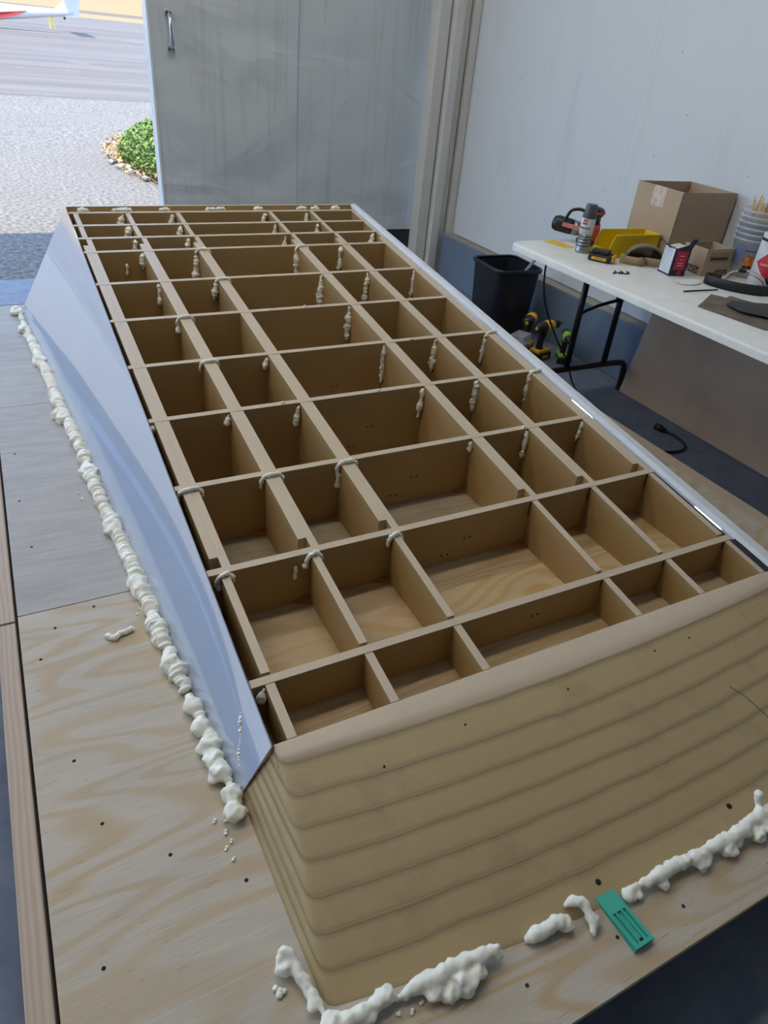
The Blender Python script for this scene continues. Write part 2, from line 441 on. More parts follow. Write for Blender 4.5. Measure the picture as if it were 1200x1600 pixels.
# ------------------------------------------------------------------ outside
prof = [(5.06, -.005), (7, 0), (10, 0), (14, .04), (20, .22), (28, .50), (36, .74), (48, 1.0), (62, 1.19)]
def apron(name, mat, prof, lab):
    b = NB(); prev = None
    for y, z in prof:
        cur = [b.verts.new((x, y, z)) for x in (-60, -20, 0, 5, 20, 90)]
        if prev:
            for i in range(5): b.faces.new((prev[i], prev[i + 1], cur[i + 1], cur[i]))
        prev = cur
    struct(name, b, mat, lab)
apron('ground', 'asphalt', prof[:4] + [(16.2, .105)], 'coarse worn asphalt just outside the hangar')
apron('apron_far', 'asphalt_far', [(16.2, .105)] + prof[4:], 'smooth sunlit asphalt apron further out')
def strip_obj(name, mat, prof, lab):
    b = NB(); prev = None
    for y, z in prof:
        cur = [b.verts.new((x, y, z)) for x in (-150, 0, 250)]
        if prev:
            for i in range(2): b.faces.new((prev[i], prev[i + 1], cur[i + 1], cur[i]))
        prev = cur
    struct(name, b, mat, lab)
strip_obj('field_near', 'dry_field', [(62, 1.19), (74, 1.42)], 'strip of dry yellow grass beyond the apron')
strip_obj('field_track', 'field_road', [(74, 1.42), (86, 1.66)], 'dark track across the dry grass')
strip_obj('field_far', 'dry_field', [(86, 1.66), (120, 2.9), (200, 9), (320, 20)], 'dry yellow airfield grass rising far behind the apron')
# soil island with weeds by the door
b = NB(); ring = []
for k in range(28):
    a = 2 * math.pi * k / 28; rr = 1 + .18 * noise.noise(Vector((math.cos(a) * 2, math.sin(a) * 2, 3)))
    ring.append(b.verts.new((2.75 + 1.38 * rr * math.cos(a), 9.9 + 2.75 * rr * math.sin(a), .012)))
cv = b.verts.new((2.9, 9.9, .10))
for k in range(28): b.faces.new((ring[k], ring[(k + 1) % 28], cv))
struct('soil_patch', b, 'soil', 'brown soil patch at the edge of the apron')
bush = thing('bush', 'bright green leafy bush beside the sliding door outside', 'bush', (2.25, 9.3, 0))
def leaves(n, pred, size):
    b = NB()
    for _ in range(n):
        p = pred(); a = random.uniform(0, 6.28); tl = random.uniform(-.9, .9); s = size * random.uniform(.6, 1.3)
        m = T_(p) @ RZ(a) @ RX(tl)
        q = [m @ Vector(v) for v in ((0, -s, 0), (s * .45, 0, s * .12), (0, s, 0), (-s * .45, 0, s * .12))]
        v = [b.verts.new(x) for x in q]; b.faces.new((v[0], v[1], v[2])); b.faces.new((v[0], v[2], v[3]))
    return b
def inbush():
    while True:
        x = random.uniform(-.85, 1.6); y = random.uniform(-2.1, 2.6); 
        e = ((x - .35) / 1.15) ** 2 + ((y - .2) / 2.3) ** 2
        if e < 1: return Vector((2.25 + x, 9.3 + y, .05 + random.random() ** .7 * .5 * (1 - e) ** .5))
tag(obj('foliage', leaves(9000, inbush, .036), 'leaf_pale', bush), kind='stuff')
tag(obj('foliage', leaves(5000, inbush, .034), 'leaf', bush), kind='stuff')
for k in range(8):
    b = NB(); p = Vector((2.25 + random.uniform(-.4, 1.2), 9.3 + random.uniform(-1.4, 1.6), 0)); tube(b, [p, p + Vector((random.uniform(-.1, .1), random.uniform(-.1, .1), .4))], .008, 5); obj('stem', b, 'straw', bush)
def incres():
    while True:
        x = random.uniform(1.2, 2.8); y = random.uniform(7.2, 12.4); e = ((x - 2.75) / 1.45) ** 2 + ((y - 9.9) / 2.8) ** 2
        if e < 1: return Vector((x, y, .02 + random.random() * .06))
o = obj('dry_weeds', leaves(1500, incres, .035), 'straw'); tag(o, 'dry straw-coloured weeds around the green bush', 'weeds', kind='stuff')
b = NB()
for k in range(420):
    p = incres(); blob(b, (p.x, p.y, .03), random.uniform(.018, .05), (1, 1, .6), sub=1)
o = obj('gravel', b, 'stone'); tag(o, 'loose grey stones between asphalt and the bush', 'gravel', kind='stuff')

# aeroplane tail on the apron (35 m away)
pl = thing('aeroplane', 'white light aeroplane with a red flash parked on the apron', 'aeroplane', (-1.2, 35, .70), math.radians(3))
def fus(bm, secs, n=20):
    rings = []
    for x, zc, hw, hh in secs:
        rings.append([bm.verts.new((x, hw * math.cos(2 * math.pi * k / n), zc + hh * math.sin(2 * math.pi * k / n))) for k in range(n)])
    for a, c in zip(rings, rings[1:]):
        for k in range(n): bm.faces.new((a[k], a[(k + 1) % n], c[(k + 1) % n], c[k]))
    bm.faces.new(rings[0][::-1]); bm.faces.new(rings[-1])
b = NB(); fus(b, [(-3.9, .62, .12, .12), (-3.6, .62, .32, .30), (-2.4, .66, .45, .42), (-.8, .68, .47, .44), (.8, .62, .42, .36), (1.9, .56, .34, .29), (2.7, .545, .27, .26), (3.6, .60, .20, .20), (4.6, .68, .12, .13), (5.35, .71, .06, .08)])
fu = obj('fuselage', b, 'plane_white', pl, True, world=False)
b = NB(); extrude_poly(b, [(1.2, -.385, .46), (2.5, -.30, .50), (3.7, -.20, .66), (3.3, -.225, .50), (2.8, -.25, .36), (2.2, -.27, .30), (1.2, -.30, .27)], (0, -.02, 0)); obj('red_flash', b, 'plane_red', fu, world=False)
b = NB(); extrude_poly(b, [(4.55, -.05, .72), (5.0, -.05, 1.05), (5.25, -.05, 1.75), (5.75, -.05, 1.75), (5.62, -.05, 1.0), (5.55, -.05, .58), (5.1, -.05, .58)], (0, .10, 0)); obj('tail_fin', b, 'plane_white', pl, world=False)
b = NB(); extrude_poly(b, [(4.9, -1.4, 1.62), (5.5, -1.4, 1.62), (5.6, 1.4, 1.62), (4.95, 1.4, 1.62)], (0, 0, .06)); obj('tailplane', b, 'plane_white', pl, world=False)
b = NB(); extrude_poly(b, [(-1.2, -6, .80), (-.2, -6, .80), (.1, 6, .80), (-1.2, 6, .80)], (0, 0, .13)); obj('wing', b, 'plane_white', pl, world=False)
for s in (-.9, .9):
    b = NB(); tube(b, [(-.9, s * .4, .5), (-.8, s, .22)], .03, 8); gl = obj('landing_gear', b, 'plane_white', pl, world=False)
    b = NB(); lathe(b, [(.05, -.05), (.19, -.06), (.21, 0), (.19, .06), (.05, .05)], 20, T_((-.8, s, .20)) @ RX(math.pi / 2)); obj('wheel', b, 'rubber', gl, True, world=False)
for s in (-.035, .035):
    b = NB(); tube(b, [(4.50 + s * 2, s, .66), (4.50 + s * 2.4, s, .16)], .028, 8); obj('tie_down', b, 'yellow_plastic', pl, world=False)
b = NB(); lathe(b, [(.01, -.015), (.04, -.02), (.045, 0), (.04, .02), (.01, .015)], 16, T_((5.0, 0, .53)) @ RX(math.pi / 2)); obj('tail_wheel', b, 'rubber', pl, True, world=False)

# ------------------------------------------------------------------ plywood platform
TZ = .23; PX0, PX1, PY0, PY1 = -.153, 2.118, .195, 3.85
plat = thing('work_platform', 'low plywood platform that carries the wooden crate frame', 'platform', (1.0, 2.0, 0))
seams = [PY0, 1.468, 2.67, PY1]
sheets = []
for i in range(3):
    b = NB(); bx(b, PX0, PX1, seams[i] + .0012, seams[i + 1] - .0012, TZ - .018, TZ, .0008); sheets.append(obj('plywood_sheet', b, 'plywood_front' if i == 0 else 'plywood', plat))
for y0, y1 in ((PY0 + .0, 1.452), (1.458, PY1)):
    b = NB(); bx(b, PX0 - .047, PX0 - .007, y0, y1, TZ - .092, TZ - .003, .002); obj('side_rail', b, 'lumber', plat)
for y0, y1 in ((PY0, 2.0), (2.004, PY1)):
    b = NB(); bx(b, PX1 + .003, PX1 + .062, y0, y1, TZ - .092, TZ - .001, .002); obj('side_rail', b, 'lumber', plat)
for y in (PY0 + .02, 1.45, 2.65, PY1 - .06):
    b = NB(); bx(b, PX0 + .0, PX1, y, y + .04, TZ - .107, TZ - .0185); obj('joist', b, 'lumber', plat)
for x in (PX0 + .02, 1.0, PX1 - .11):
    for y in (PY0 + .08, 1.9, PY1 - .16):
        b = NB(); bx(b, x, x + .09, y, y + .09, 0, TZ - .02); obj('leg', b, 'lumber', plat)
def disc(x, y, z, r, h=.0012, n=10, mtx=None):
    b = NB(); lathe(b, [(r * .96, 0), (r, h * .5), (r * .7, h), (r * .35, h * .4)], n, (T_((x, y, z)) @ mtx) if mtx else T_((x, y, z))); return b
for x, y in ((-.075, 1.395), (.02, 1.44), (-.115, 1.30), (-.08, .99), (-.05, .83), (-.085, .58), (.05, .72), (.16, .62), (.52, .27), (.71, .262), (.86, .25), (1.08, .235), (2.0, .88), (1.98, 1.35), (-.11, 2.3), (-.115, 2.0), (-.1, 1.75)):
    i = 0 if y < 1.468 else (1 if y < 2.67 else 2)
    obj('screw', disc(x, y, TZ - .0002, .0036), 'dark_hole' if x < .3 else 'black_metal', sheets[i], True)

# ------------------------------------------------------------------ crate frame (mould plug)
def top(y): return TZ + .115 + .132 * (y - .94)
def lx(y, z):   # inner face of the left sheet at height z above platform
    t = (y - .78) / (3.71 - .78); xb = .20 + (.007 - .20) * t; xt = .272 + .012 * t
    return xb + (xt - xb) * min(1, (z - TZ) / (top(y) - TZ))
CX = 1.015
frame = thing('crate_frame', 'large egg-crate MDF frame with white side sheets and a stepped nose', 'frame', (CX, 2.25, TZ))
RIBS = [.946, 1.276, 1.602, 1.930, 2.247, 2.576, 2.886, 3.197, 3.346, 3.495, 3.652]
RT = .0195
def two_tone(name, bm, parent, lab=None):      # MDF board: paler cut edge on top
    bm.faces.ensure_lookup_table(); bmesh.ops.recalc_face_normals(bm, faces=bm.faces); bm.normal_update()
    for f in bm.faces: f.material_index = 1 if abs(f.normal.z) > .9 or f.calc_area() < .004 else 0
    return obj(name, bm, None, parent, mats=['mdf_face', 'mdf_edge_lit_cap'])
ribs = []
for y in RIBS:
    y0, y1 = y - RT / 2, y + RT / 2
    z0 = TZ + .0005; zt0, zt1 = top(y0), top(y1)
    xl, xr = lx(y, z0) + .006, 2 * CX - lx(y, z0) - .006
    tl, tr = lx(y, zt0) + .003, 2 * CX - lx(y, zt0) - .003
    b = NB(); hexa(b, [(xl, y0, z0), (xr, y0, z0), (xr, y1, z0), (xl, y1, z0), (tl, y0, zt0), (tr, y0, zt0), (tr, y1, zt1), (tl, y1, zt1)])
    ribs.append(two_tone('cross_rib', b, frame))
# rear board, a little proud of the ribs
b = NB(); y0, y1 = 3.694, 3.712; z0 = TZ + .0005; zt = top(3.70) + .012
hexa(b, [(.012, y0, z0), (2.018, y0, z0), (2.018, y1, z0), (.012, y1, z0), (.287, y0, zt), (1.743, y0, zt), (1.743, y1, zt), (.287, y1, zt)]); two_tone('rear_board', b, frame)
b = NB(); y0, y1 = RIBS[-1] + RT / 2, 3.694
hexa(b, [(.30, y0, top(y0) - .03), (1.73, y0, top(y0) - .03), (1.73, y1, top(y0) - .03), (.30, y1, top(y0) - .03), (.30, y0, top(y0) - .008), (1.73, y0, top(y0) - .008), (1.73, y1, top(y0) - .008), (.30, y1, top(y0) - .008)]); two_tone('rear_filler', b, frame)
DIV = [.304, .536, .772, 1.247, 1.479, 1.727]
NOSEY = .797
edges = [NOSEY] + RIBS
def board(x0, x1, y0, y1, dz=0.0, name='divider'):
    z0 = TZ + .0005
    b = NB(); hexa(b, [(x0, y0, z0), (x1, y0, z0), (x1, y1, z0), (x0, y1, z0), (x0, y0, top(y0) - dz), (x1, y0, top(y0) - dz), (x1, y1, top(y1) - dz), (x0, y1, top(y1) - dz)])
    return two_tone(name, b, frame)
for r in range(len(edges) - 1):
    ya = edges[r] + (RT / 2 if r else .004); yb = edges[r + 1] - RT / 2
    for k, x in enumerate(DIV):
        if r <= 1:                                   # front bays: single boards, cut a little short
            board(x, x + .0205, ya + (.009 if r == 1 else .002), yb - .0006, .0015)
        else:
            dbl = r <= 8
            xm = x + ((.004 if k == 5 else .011) if dbl else 0)
            board(xm, xm + .0215, ya + .0006, yb - .0006, .001)
            if dbl:
                y0 = ya + (.036 if r == 2 else .0006); y1 = yb - .0006
                if r == 8: y1 = ya + .062
                board(xm - .022, xm - .0003, y0, y1, .0005, 'doubler')
# left sheet
def quad_sheet(bm, A, B, Cc, D, th):           # 4 corners, thickness along the normal
    A, B, Cc, D = map(Vector, (A, B, Cc, D)); n = (B - A).cross(D - A).normalized() * th
    hexa(bm, [A, B, Cc, D, A + n, B + n, Cc + n, D + n])
def twisted_sheet(A, B, Cc, D, th, n=24):      # ruled sheet between base A-D and top B-C
    A, B, Cc, D = map(Vector, (A, B, Cc, D)); b_ = NB(); nrm_ = (B - A).cross(D - A).normalized() * th
    G = []
    for off in (Vector((0, 0, 0)), nrm_):
        G.append([[b_.verts.new(A.lerp(D, i / n).lerp(B.lerp(Cc, i / n), j / 6) + off) for j in range(7)] for i in range(n + 1)])
    for g in G:
        for i in range(n):
            for j in range(6): b_.faces.new((g[i][j], g[i + 1][j], g[i + 1][j + 1], g[i][j + 1]))
    p, q = G
    for i in range(n):
        for j in (0, 6): b_.faces.new((p[i][j], p[i + 1][j], q[i + 1][j], q[i][j]))
    for j in range(6):
        for i in (0, n): b_.faces.new((p[i][j], p[i][j + 1], q[i][j + 1], q[i][j]))
    return b_
b = twisted_sheet((.1985, .779, TZ + .001), (.2715, .795, top(.797) + .003), (.2845, 3.716, top(3.70) + .008), (.005, 3.716, TZ + .001), .004)
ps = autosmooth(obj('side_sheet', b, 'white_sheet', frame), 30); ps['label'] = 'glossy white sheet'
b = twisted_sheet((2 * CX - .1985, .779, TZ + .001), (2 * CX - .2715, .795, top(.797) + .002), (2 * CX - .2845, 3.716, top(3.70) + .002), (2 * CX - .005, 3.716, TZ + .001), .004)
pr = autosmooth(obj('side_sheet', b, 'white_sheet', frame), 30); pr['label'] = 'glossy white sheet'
def on_left(y, s):                              # point on the outside of the left sheet, s 0 base..1 top
    t = (y - .779) / (3.716 - .779)
    a = Vector((.1985, .779, TZ)).lerp(Vector((.005, 3.716, TZ)), t); c = Vector((.2715, .795, top(.797))).lerp(Vector((.2845, 3.716, top(3.70))), t)
    return a.lerp(c, s)
nrm = Vector((-.80, -.05, .60)).normalized(); MS = rot_to(nrm)
for y, s in ((.80, .18), (.80, .40), (.80, .62), (.80, .84), (.95, .92), (1.28, .93), (1.60, .93), (1.93, .94), (2.25, .94), (2.58, .94), (2.89, .95), (3.2, .95), (3.35, .95), (3.5, .95), (.95, .2), (1.28, .14), (1.6, .12), (1.93, .1), (2.25, .1), (2.58, .1), (3.70, .3), (3.70, .6)):
    p = on_left(max(y, .79), s) + nrm * .0035; b = NB(); lathe(b, [(.0042, -.001), (.0042, .0010), (.002, .0012)], 8, T_(p) @ MS); obj('screw', b, 'dark_hole', ps, True)
# right edge strip with black ends
b = NB(); sp = []
for y, w in ((.795, .062), (1.6, .056), (2.6, .052), (3.716, .046)):
    xo = 2 * CX - .268 - .012 * (y - .795) / 2.92; z = top(y) + .004
    sp.append([b.verts.new(v) for v in ((xo - .001, y, z + .001), (xo + .016, y, z + .007), (xo + w - .012, y, z + .006), (xo + w, y, z - .006), (xo + w - .002, y, z - .012), (xo - .001, y, z - .010))])
for p, q in zip(sp, sp[1:]):
    for k in range(6): b.faces.new((p[k], p[(k + 1) % 6], q[(k + 1) % 6], q[k]))
b.faces.new(sp[0][::-1]); b.faces.new(sp[-1])
es = obj('edge_strip', b, 'white_strip', frame); es['label'] = 'white plastic edge strip along the right side'
b = NB(); x0 = 2 * CX - .272; hexa(b, [(x0 - .03, .80, TZ + .06), (x0 + .004, .80, TZ + .06), (x0 + .004, .93, TZ + .06), (x0 - .03, .93, TZ + .06), (x0 - .012, .80, top(.8) + .0005), (x0 + .004, .80, top(.8) + .0055), (x0 + .004, .93, top(.93) + .0055), (x0 - .012, .93, top(.93) + .0005)])
obj('black_tape', b, 'black_plastic', frame)
b = NB(); x0 = 2 * CX - .272 + .05; hexa(b, [(x0, .80, top(.8) - .012), (x0 + .02, .80, top(.8) - .018), (x0 + .02, .92, top(.9) - .018), (x0, .92, top(.9) - .012), (x0, .80, top(.8) + .010), (x0 + .016, .80, top(.8) + .0015), (x0 + .010, .92, top(.92) + .0015), (x0, .92, top(.92) + .010)])
obj('black_tape', b, 'black_plastic', frame)

# open slots where the right-hand dividers notch into the ribs
for i in (0, 1, 2):
    for k in (3, 4, 5):
        x = DIV[k] - (.012 if i == 2 and k < 5 else .018 if i == 2 else .0015); y = RIBS[i] - RT / 2; z = top(y)
        h_ = .022 if i == 0 else .045
        b = NB(); bx(b, x - .0035, x, y - .0012, y - .0002, z - .004 - h_, z - .004); obj('slot', b, 'dark_hole', ribs[i])
# laminated nose
TH = .0125
XL = [.209, .220, .228, .239, .251, .257, .268, .2715]
XB = [.199 + .0735 * k / 7 for k in range(8)]
YC = [.379, .423, .474, .527, .582, .639, .696, .757]
BU = [.078, .052, .050, .050, .050, .050, .048, .030]
def contour(kf, inset=0.0):
    k = min(int(kf), 6); t = kf - k
    L = lambda A: A[k] + (A[k + 1] - A[k]) * t
    xl, xb, yc, bu = L(XL) + inset, L(XB) + inset, L(YC) + inset, L(BU)
    pts = [Vector((xb, .7935)), Vector((xb + (xl - xb) * .5, (.7935 + yc) / 2)), Vector((xl, yc + .028))]
    rr = .026
    hw = CX - xl
    def fy(x): return yc - bu * (1 - ((x - CX) / hw) ** 2)
    for a in (20, 45, 70): 
        ca = math.radians(a); pts.append(Vector((xl + rr * (1 - math.cos(ca)), max(fy(xl + rr), 0) + rr * (1 - math.sin(ca)) )))
    n = 30
    for i in range(n + 1):
        x = xl + rr + (2 * hw - 2 * rr) * i / n; pts.append(Vector((x, fy(x))))
    left = [p.copy() for p in pts[:6]]
    for p in left[::-1]: pts.append(Vector((2 * CX - p.x, p.y)))
    return pts
layers = []
for k in range(7):
    b = NB(); rings = []
    for kf, ins, zz in ((k, .0007, 0), (k + .06, .0, .06), (k + .5, 0, .5), (k + .94, .0, .94), (k + 1, .0007, 1)):
        z = TZ + .0006 + (k + zz) * TH
        rings.append([b.verts.new((p.x, p.y, z)) for p in contour(kf, ins)])
    n = len(rings[0])
    for p, q in zip(rings, rings[1:]):
        for i in range(n - 1): b.faces.new((p[i], p[i + 1], q[i + 1], q[i]))
    for p, q in zip(rings, rings[1:]): b.faces.new((p[0], q[0], q[-1], p[-1]))
    b.faces.new(rings[0]); b.faces.new(rings[-1][::-1])
    o = obj('nose_layer', b, 'nose', frame); autosmooth(o, 50); layers.append(o)
# top strip of the nose, rounded over
b = NB(); c7 = contour(7.0, .001); z7 = TZ + 7 * TH + .0008
zt = top(NOSEY); rows = [[], [], [], []]
for p in c7:
    f = min(1, max(0, (NOSEY - p.y) / .05))
    rows[0].append((p.x, p.y, z7))
    for j, (s, h) in enumerate(((.16, .0045), (.42, .0065), (1.0, None))):
        q = Vector((p.x + (CX - p.x) * .004 * s, p.y + (NOSEY - p.y) * s))
        z = (z7 + (zt - z7) * max(s, h / (zt - z7))) if h else zt
        rows[j + 1].append((q.x, q.y, z if f > .02 else z7 + (zt - z7) * s))
vr = [[b.verts.new(p) for p in r] for r in rows]
for p, q in zip(vr, vr[1:]):
    for i in range(len(p) - 1): b.faces.new((p[i], p[i + 1], q[i + 1], q[i]))
base = [b.verts.new((p[0], p[1], z7 - .0002)) for p in rows[0]]
o = obj('nose_cap', b, 'mdf_edge_lit_cap', frame); autosmooth(o, 60)  # cap takes the paler edge colour to paint in light from the door
b = NB(); bx(b, .275, 2 * CX - .275, NOSEY - .004, NOSEY + .004, TZ + .0005, top(NOSEY) - .0005); two_tone('nose_back_board', b, frame)
def nose_z(x, y):
    for k in range(70):
        kf = k / 10; i = min(int(kf), 6); t = kf - i
        xl = XL[i] + (XL[i + 1] - XL[i]) * t; yc = YC[i] + (YC[i + 1] - YC[i]) * t; bu = BU[i] + (BU[i + 1] - BU[i]) * t
        if yc - bu * (1 - ((x - CX) / (CX - xl)) ** 2) >= y: return TZ + kf * TH
    return TZ + .0875
for x, y, r in ((.46, .682, .0022), (.66, .70, .0022), (.93, .69, .0022), (1.21, .70, .0022), (1.33, .70, .0022), (.74, .348, .0055), (1.10, .352, .0055), (1.45, .36, .0055)):
    z = nose_z(x, y); b = NB(); lathe(b, [(r, -.001), (r, .0016), (r * .5, .0018)], 10, T_((x, y, z)) @ RX(.22)); obj('screw_hole', b, 'dark_hole', frame, True)
b = NB(); tube(b, [(x, y, nose_z(x, y) + .0006) for x, y in ((1.325, 0.558), (1.344, 0.527), (1.357, 0.473), (1.362, 0.425))], .0006, 5); obj('crack', b, 'dark_hole', frame)
b = NB(); random.seed(9)
for k in range(26):
    t_ = k / 25; p = on_left(.90 - .075 * t_, .70 - .42 * t_) + nrm * .004; blob(b, p + Vector((random.uniform(-.003, .003), random.uniform(-.003, .003), 0)), random.uniform(.0030, .0056) * (1.3 if k < 10 else .8), (1, 1, .6), None, 1)
tag(obj('foam_smear', b, 'foam', ps, True), kind='stuff')
# screw holes in pairs on the rib faces, orange glue wedges in the corners
for i, y in enumerate(RIBS[:8]):
    for x, f in ((1.02, .42), (1.04, .42), (.95, .14), (.97, .13)):
        if i == 0 and f < .3: continue
        z = TZ + f * (top(y) - TZ) + .01; b = NB(); lathe(b, [(.003, -.001), (.003, .0008), (.001, .001)], 8, T_((x, y - RT / 2 - .0005, z)) @ RX(math.pi / 2)); obj('screw_hole', b, 'dark_hole', ribs[i], True)
for i in (1, 2):
    for k in range(1, 5):
        x = DIV[k] - (.011 if i == 2 else 0); y = RIBS[i] - RT / 2
        b = NB(); extrude_poly(b, [(x - .001, y - .001, TZ + .0008), (x - .045, y - .001, TZ + .0008), (x - .001, y - .022, TZ + .0008)], (0, 0, .010)); obj('glue_wedge', b, 'orange_glue', frame)

# ------------------------------------------------------------------ expanding foam
def foam_run(name, pts, r, parent, step=None, lump=.35, flatten=.75, seed=0, extra=None, lab=None):
    random.seed(seed); b = NB(); step = step or r * .55
    path = smooth_path(pts, step)
    for i, p in enumerate(path):
        d = (path[min(i + 1, len(path) - 1)] - path[max(i - 1, 0)]).normalized()
        t = i / max(1, len(path) - 1); endf = min(1, .45 + 3 * min(t, 1 - t))
        rr = r * endf * (1 + lump * noise.noise(Vector((i * .31, seed, 0))) + random.uniform(-.12, .12))
        m = rot_to(d).to_3x3() @ Matrix.Rotation(random.uniform(-.5, .5), 3, 'X')
        q = p + Vector((random.uniform(-.2, .2), random.uniform(-.2, .2), random.uniform(0, .15))) * r
        blob(b, q, rr, (1, 1, flatten), m, 2, .25)
    for c, rr in (extra or []): blob(b, c, rr, (1, 1, .8), None, 3, .45)
    o = obj(name, b, 'foam', parent, True)
    if True:
        m = o.modifiers.new('merge', 'REMESH'); m.mode = 'VOXEL'; m.voxel_size = .003 if name == 'foam_bead' else .0022; m.use_smooth_shade = True
        m = o.modifiers.new('soften', 'SMOOTH'); m.iterations = 1; m.factor = .4
    if lab: o['label'] = lab
    return o
# long bead along the left sheet (its outline swells and thins)
base_l = [(on_left(y, 0) + Vector((-.012 + .004 * math.sin(y * 9), 0, .010))) for y in (3.74, 3.5, 3.2, 2.9, 2.6, 2.3, 2.0, 1.75, 1.5, 1.25, 1.05, .9, .80, .74)]
rs = random.Random(3)
ex = []
for y, r in ((3.70, .03), (3.45, .026), (3.05, .026), (2.52, .030), (2.49, .026), (2.08, .030), (2.05, .024), (1.76, .027), (1.73, .024), (1.47, .026), (1.45, .024), (1.31, .022), (1.17, .024), (1.02, .021), (.955, .022), (.90, .024), (.865, .02), (.83, .023), (.79, .021), (.75, .021)):
    p = on_left(y, 0); ex.append((p + Vector((-.018 + rs.uniform(-.008, .004), rs.uniform(-.01, .01), .016)), r))
foam_run('foam_bead', base_l, .0215, frame, .0125, .55, .42, 11, ex, 'lumpy cream foam bead')
def P(x, y, z=0): return (x, y, TZ + z)
foam_run('foam_bead', [P(.172, .445, .012), P(.170, .468, .020), P(.182, .470, .022), P(.188, .445, .016), P(.192, .42, .012), P(.198, .395, .012), P(.203, .368, .014)], .0095, frame, .005, .5, .9, 21, [(P(.170, .455, .016), .014), (P(.193, .388, .012), .010)])
foam_run('foam_bead', [P(.203, .365, .014), P(.225, .350, .016), P(.25, .345, .016), P(.275, .348, .015), P(.297, .352, .016), P(.312, .344, .014)], .0125, frame, .006, .5, .9, 26, [(P(.206, .352, .016), .015), (P(.230, .343, .016), .014), (P(.263, .337, .013), .013), (P(.300, .350, .018), .016)])
foam_run('foam_bead', [P(.318, .340, .008), P(.337, .342, .012), P(.36, .341, .016), P(.393, .338, .019), P(.431, .338, .02), P(.467, .335, .019), P(.488, .333, .022), P(.497, .332, .03)], .0135, frame, .007, .5, .9, 22, [(P(.372, .326, .013), .016), (P(.395, .312, .011), .015), (P(.425, .311, .014), .018), (P(.418, .318, .02), .014), (P(.452, .320, .014), .015), (P(.493, .328, .020), .012)])
foam_run('foam_bead', [P(.558, .326, .005), P(.578, .325, .011), P(.602, .323, .014), P(.628, .320, .015), P(.645, .316, .012)], .0125, frame, .006, .4, .9, 23, [(P(.635, .313, .012), .013)])
foam_run('foam_bead', [P(.655, .338, .012), P(.668, .338, .022), P(.678, .328, .022), P(.682, .312, .018), P(.681, .296, .012), P(.672, .282, .007)], .0095, frame, .005, .4, .9, 24, [(P(.690, .333, .006), .006), (P(.684, .30, .012), .012)])
foam_run('foam_bead', [P(.766, .314, .012), P(.80, .309, .015), P(.857, .307, .017), P(.892, .308, .015), P(.93, .303, .018), P(1.0, .303, .018), P(1.051, .299, .019), P(1.111, .307, .021), P(1.161, .306, .022), P(1.25, .305, .018)], .0125, frame, .007, .4, .95, 25, [(P(.774, .305, .011), .013), (P(.793, .297, .009), .009), (P(.849, .292, .011), .011), (P(.945, .290, .012), .015), (P(.962, .293, .012), .012), (P(1.02, .287, .012), .016), (P(1.045, .290, .012), .012), (P(1.10, .283, .014), .017), (P(1.13, .290, .016), .017), (P(1.144, .325, .030), .007), (P(1.146, .330, .038), .008), (P(1.15, .335, .045), .0095)])
# drips where dividers meet the ribs: (rib index, divider index, length, radius)
sd_ = 100
def drip(i, k, ln, r, side=-1):
    global sd_; sd_ += 1
    x = DIV[k] + (-.011 if i >= 2 else 0); x += -.006 if side < 0 else .05
    y = RIBS[i] - RT / 2 - .006; z = top(RIBS[i]) - .012
    random.seed(sd_); j = random.uniform(-.012, .0)
    foam_run('foam_drip', [(x, y, z), (x + j * .5, y - .002, z - ln * .4), (x + j, y - .003, z - ln * .75), (x + j * 1.3, y, z - ln)], r, frame, r * .8, .7, .9, sd_, [((x + j * .8, y, z - ln * random.uniform(.5, .9)), r * 1.3)])
def arch(i, k):
    global sd_; sd_ += 1
    w = .0205 if i <= 1 else .045; x = DIV[k] + (-.011 if i >= 2 else 0); y = RIBS[i] - RT / 2 - .008; z = top(y)
    foam_run('foam_arch', [(x - .012, y + .002, z - .035), (x - .010, y, z - .012), (x + .002, y - .002, z + .003), (x + w / 2, y - .002, z + .006), (x + w - .004, y, z + .003), (x + w + .008, y, z - .012), (x + w + .010, y, z - .026)], .0065, frame, .0045, .4, .8, sd_)
for i, k, ln, r in ((0, 0, .03, .010), (1, 1, .03, .007), (1, 0, .035, .006), (2, 2, .075, .008), (2, 3, .035, .007), (2, 4, .10, .009), (2, 5, .075, .008), (3, 2, .07, .009), (3, 3, .11, .009), (3, 4, .12, .012), (3, 5, .11, .009), (3, 1, .03, .009), (3, 0, .05, .010),
                    (4, 2, .04, .009), (4, 3, .15, .009), (4, 4, .13, .012), (4, 5, .12, .009), (5, 3, .14, .014), (5, 1, .05, .009), (6, 3, .15, .014), (6, 4, .15, .012), (6, 5, .14, .010), (6, 2, .07, .012), (6, 1, .08, .010),
                    (7, 3, .13, .012), (7, 4, .13, .011), (7, 2, .13, .014), (7, 1, .06, .012), (8, 1, .05, .010), (8, 2, .04, .010), (8, 3, .05, .010), (8, 5, .06, .014), (9, 1, .05, .012), (9, 2, .05, .012), (9, 3, .05, .010), (9, 4, .05, .010), (10, 1, .05, .014), (10, 2, .05, .012), (10, 3, .05, .01), (10, 4, .05, .01)):
    drip(i, k, ln, r)
for i, k in ((1, 0), (1, 1), (1, 2), (2, 0), (2, 1), (2, 2), (4, 1), (5, 1), (6, 2), (7, 2), (7, 3), (3, 5), (4, 5)): arch(i, k)
for x, y, dz, ln in ((.497, 1.265, .030, .04), (1.738, 1.50, .03, .07), (.45, 3.185, .05, .05)):
    foam_run('foam_drip', [(x, y - .002, top(y) - dz), (x - .004, y - .004, top(y) - dz - ln)], .006, frame, .004, .5, .8, int(x * 1000))
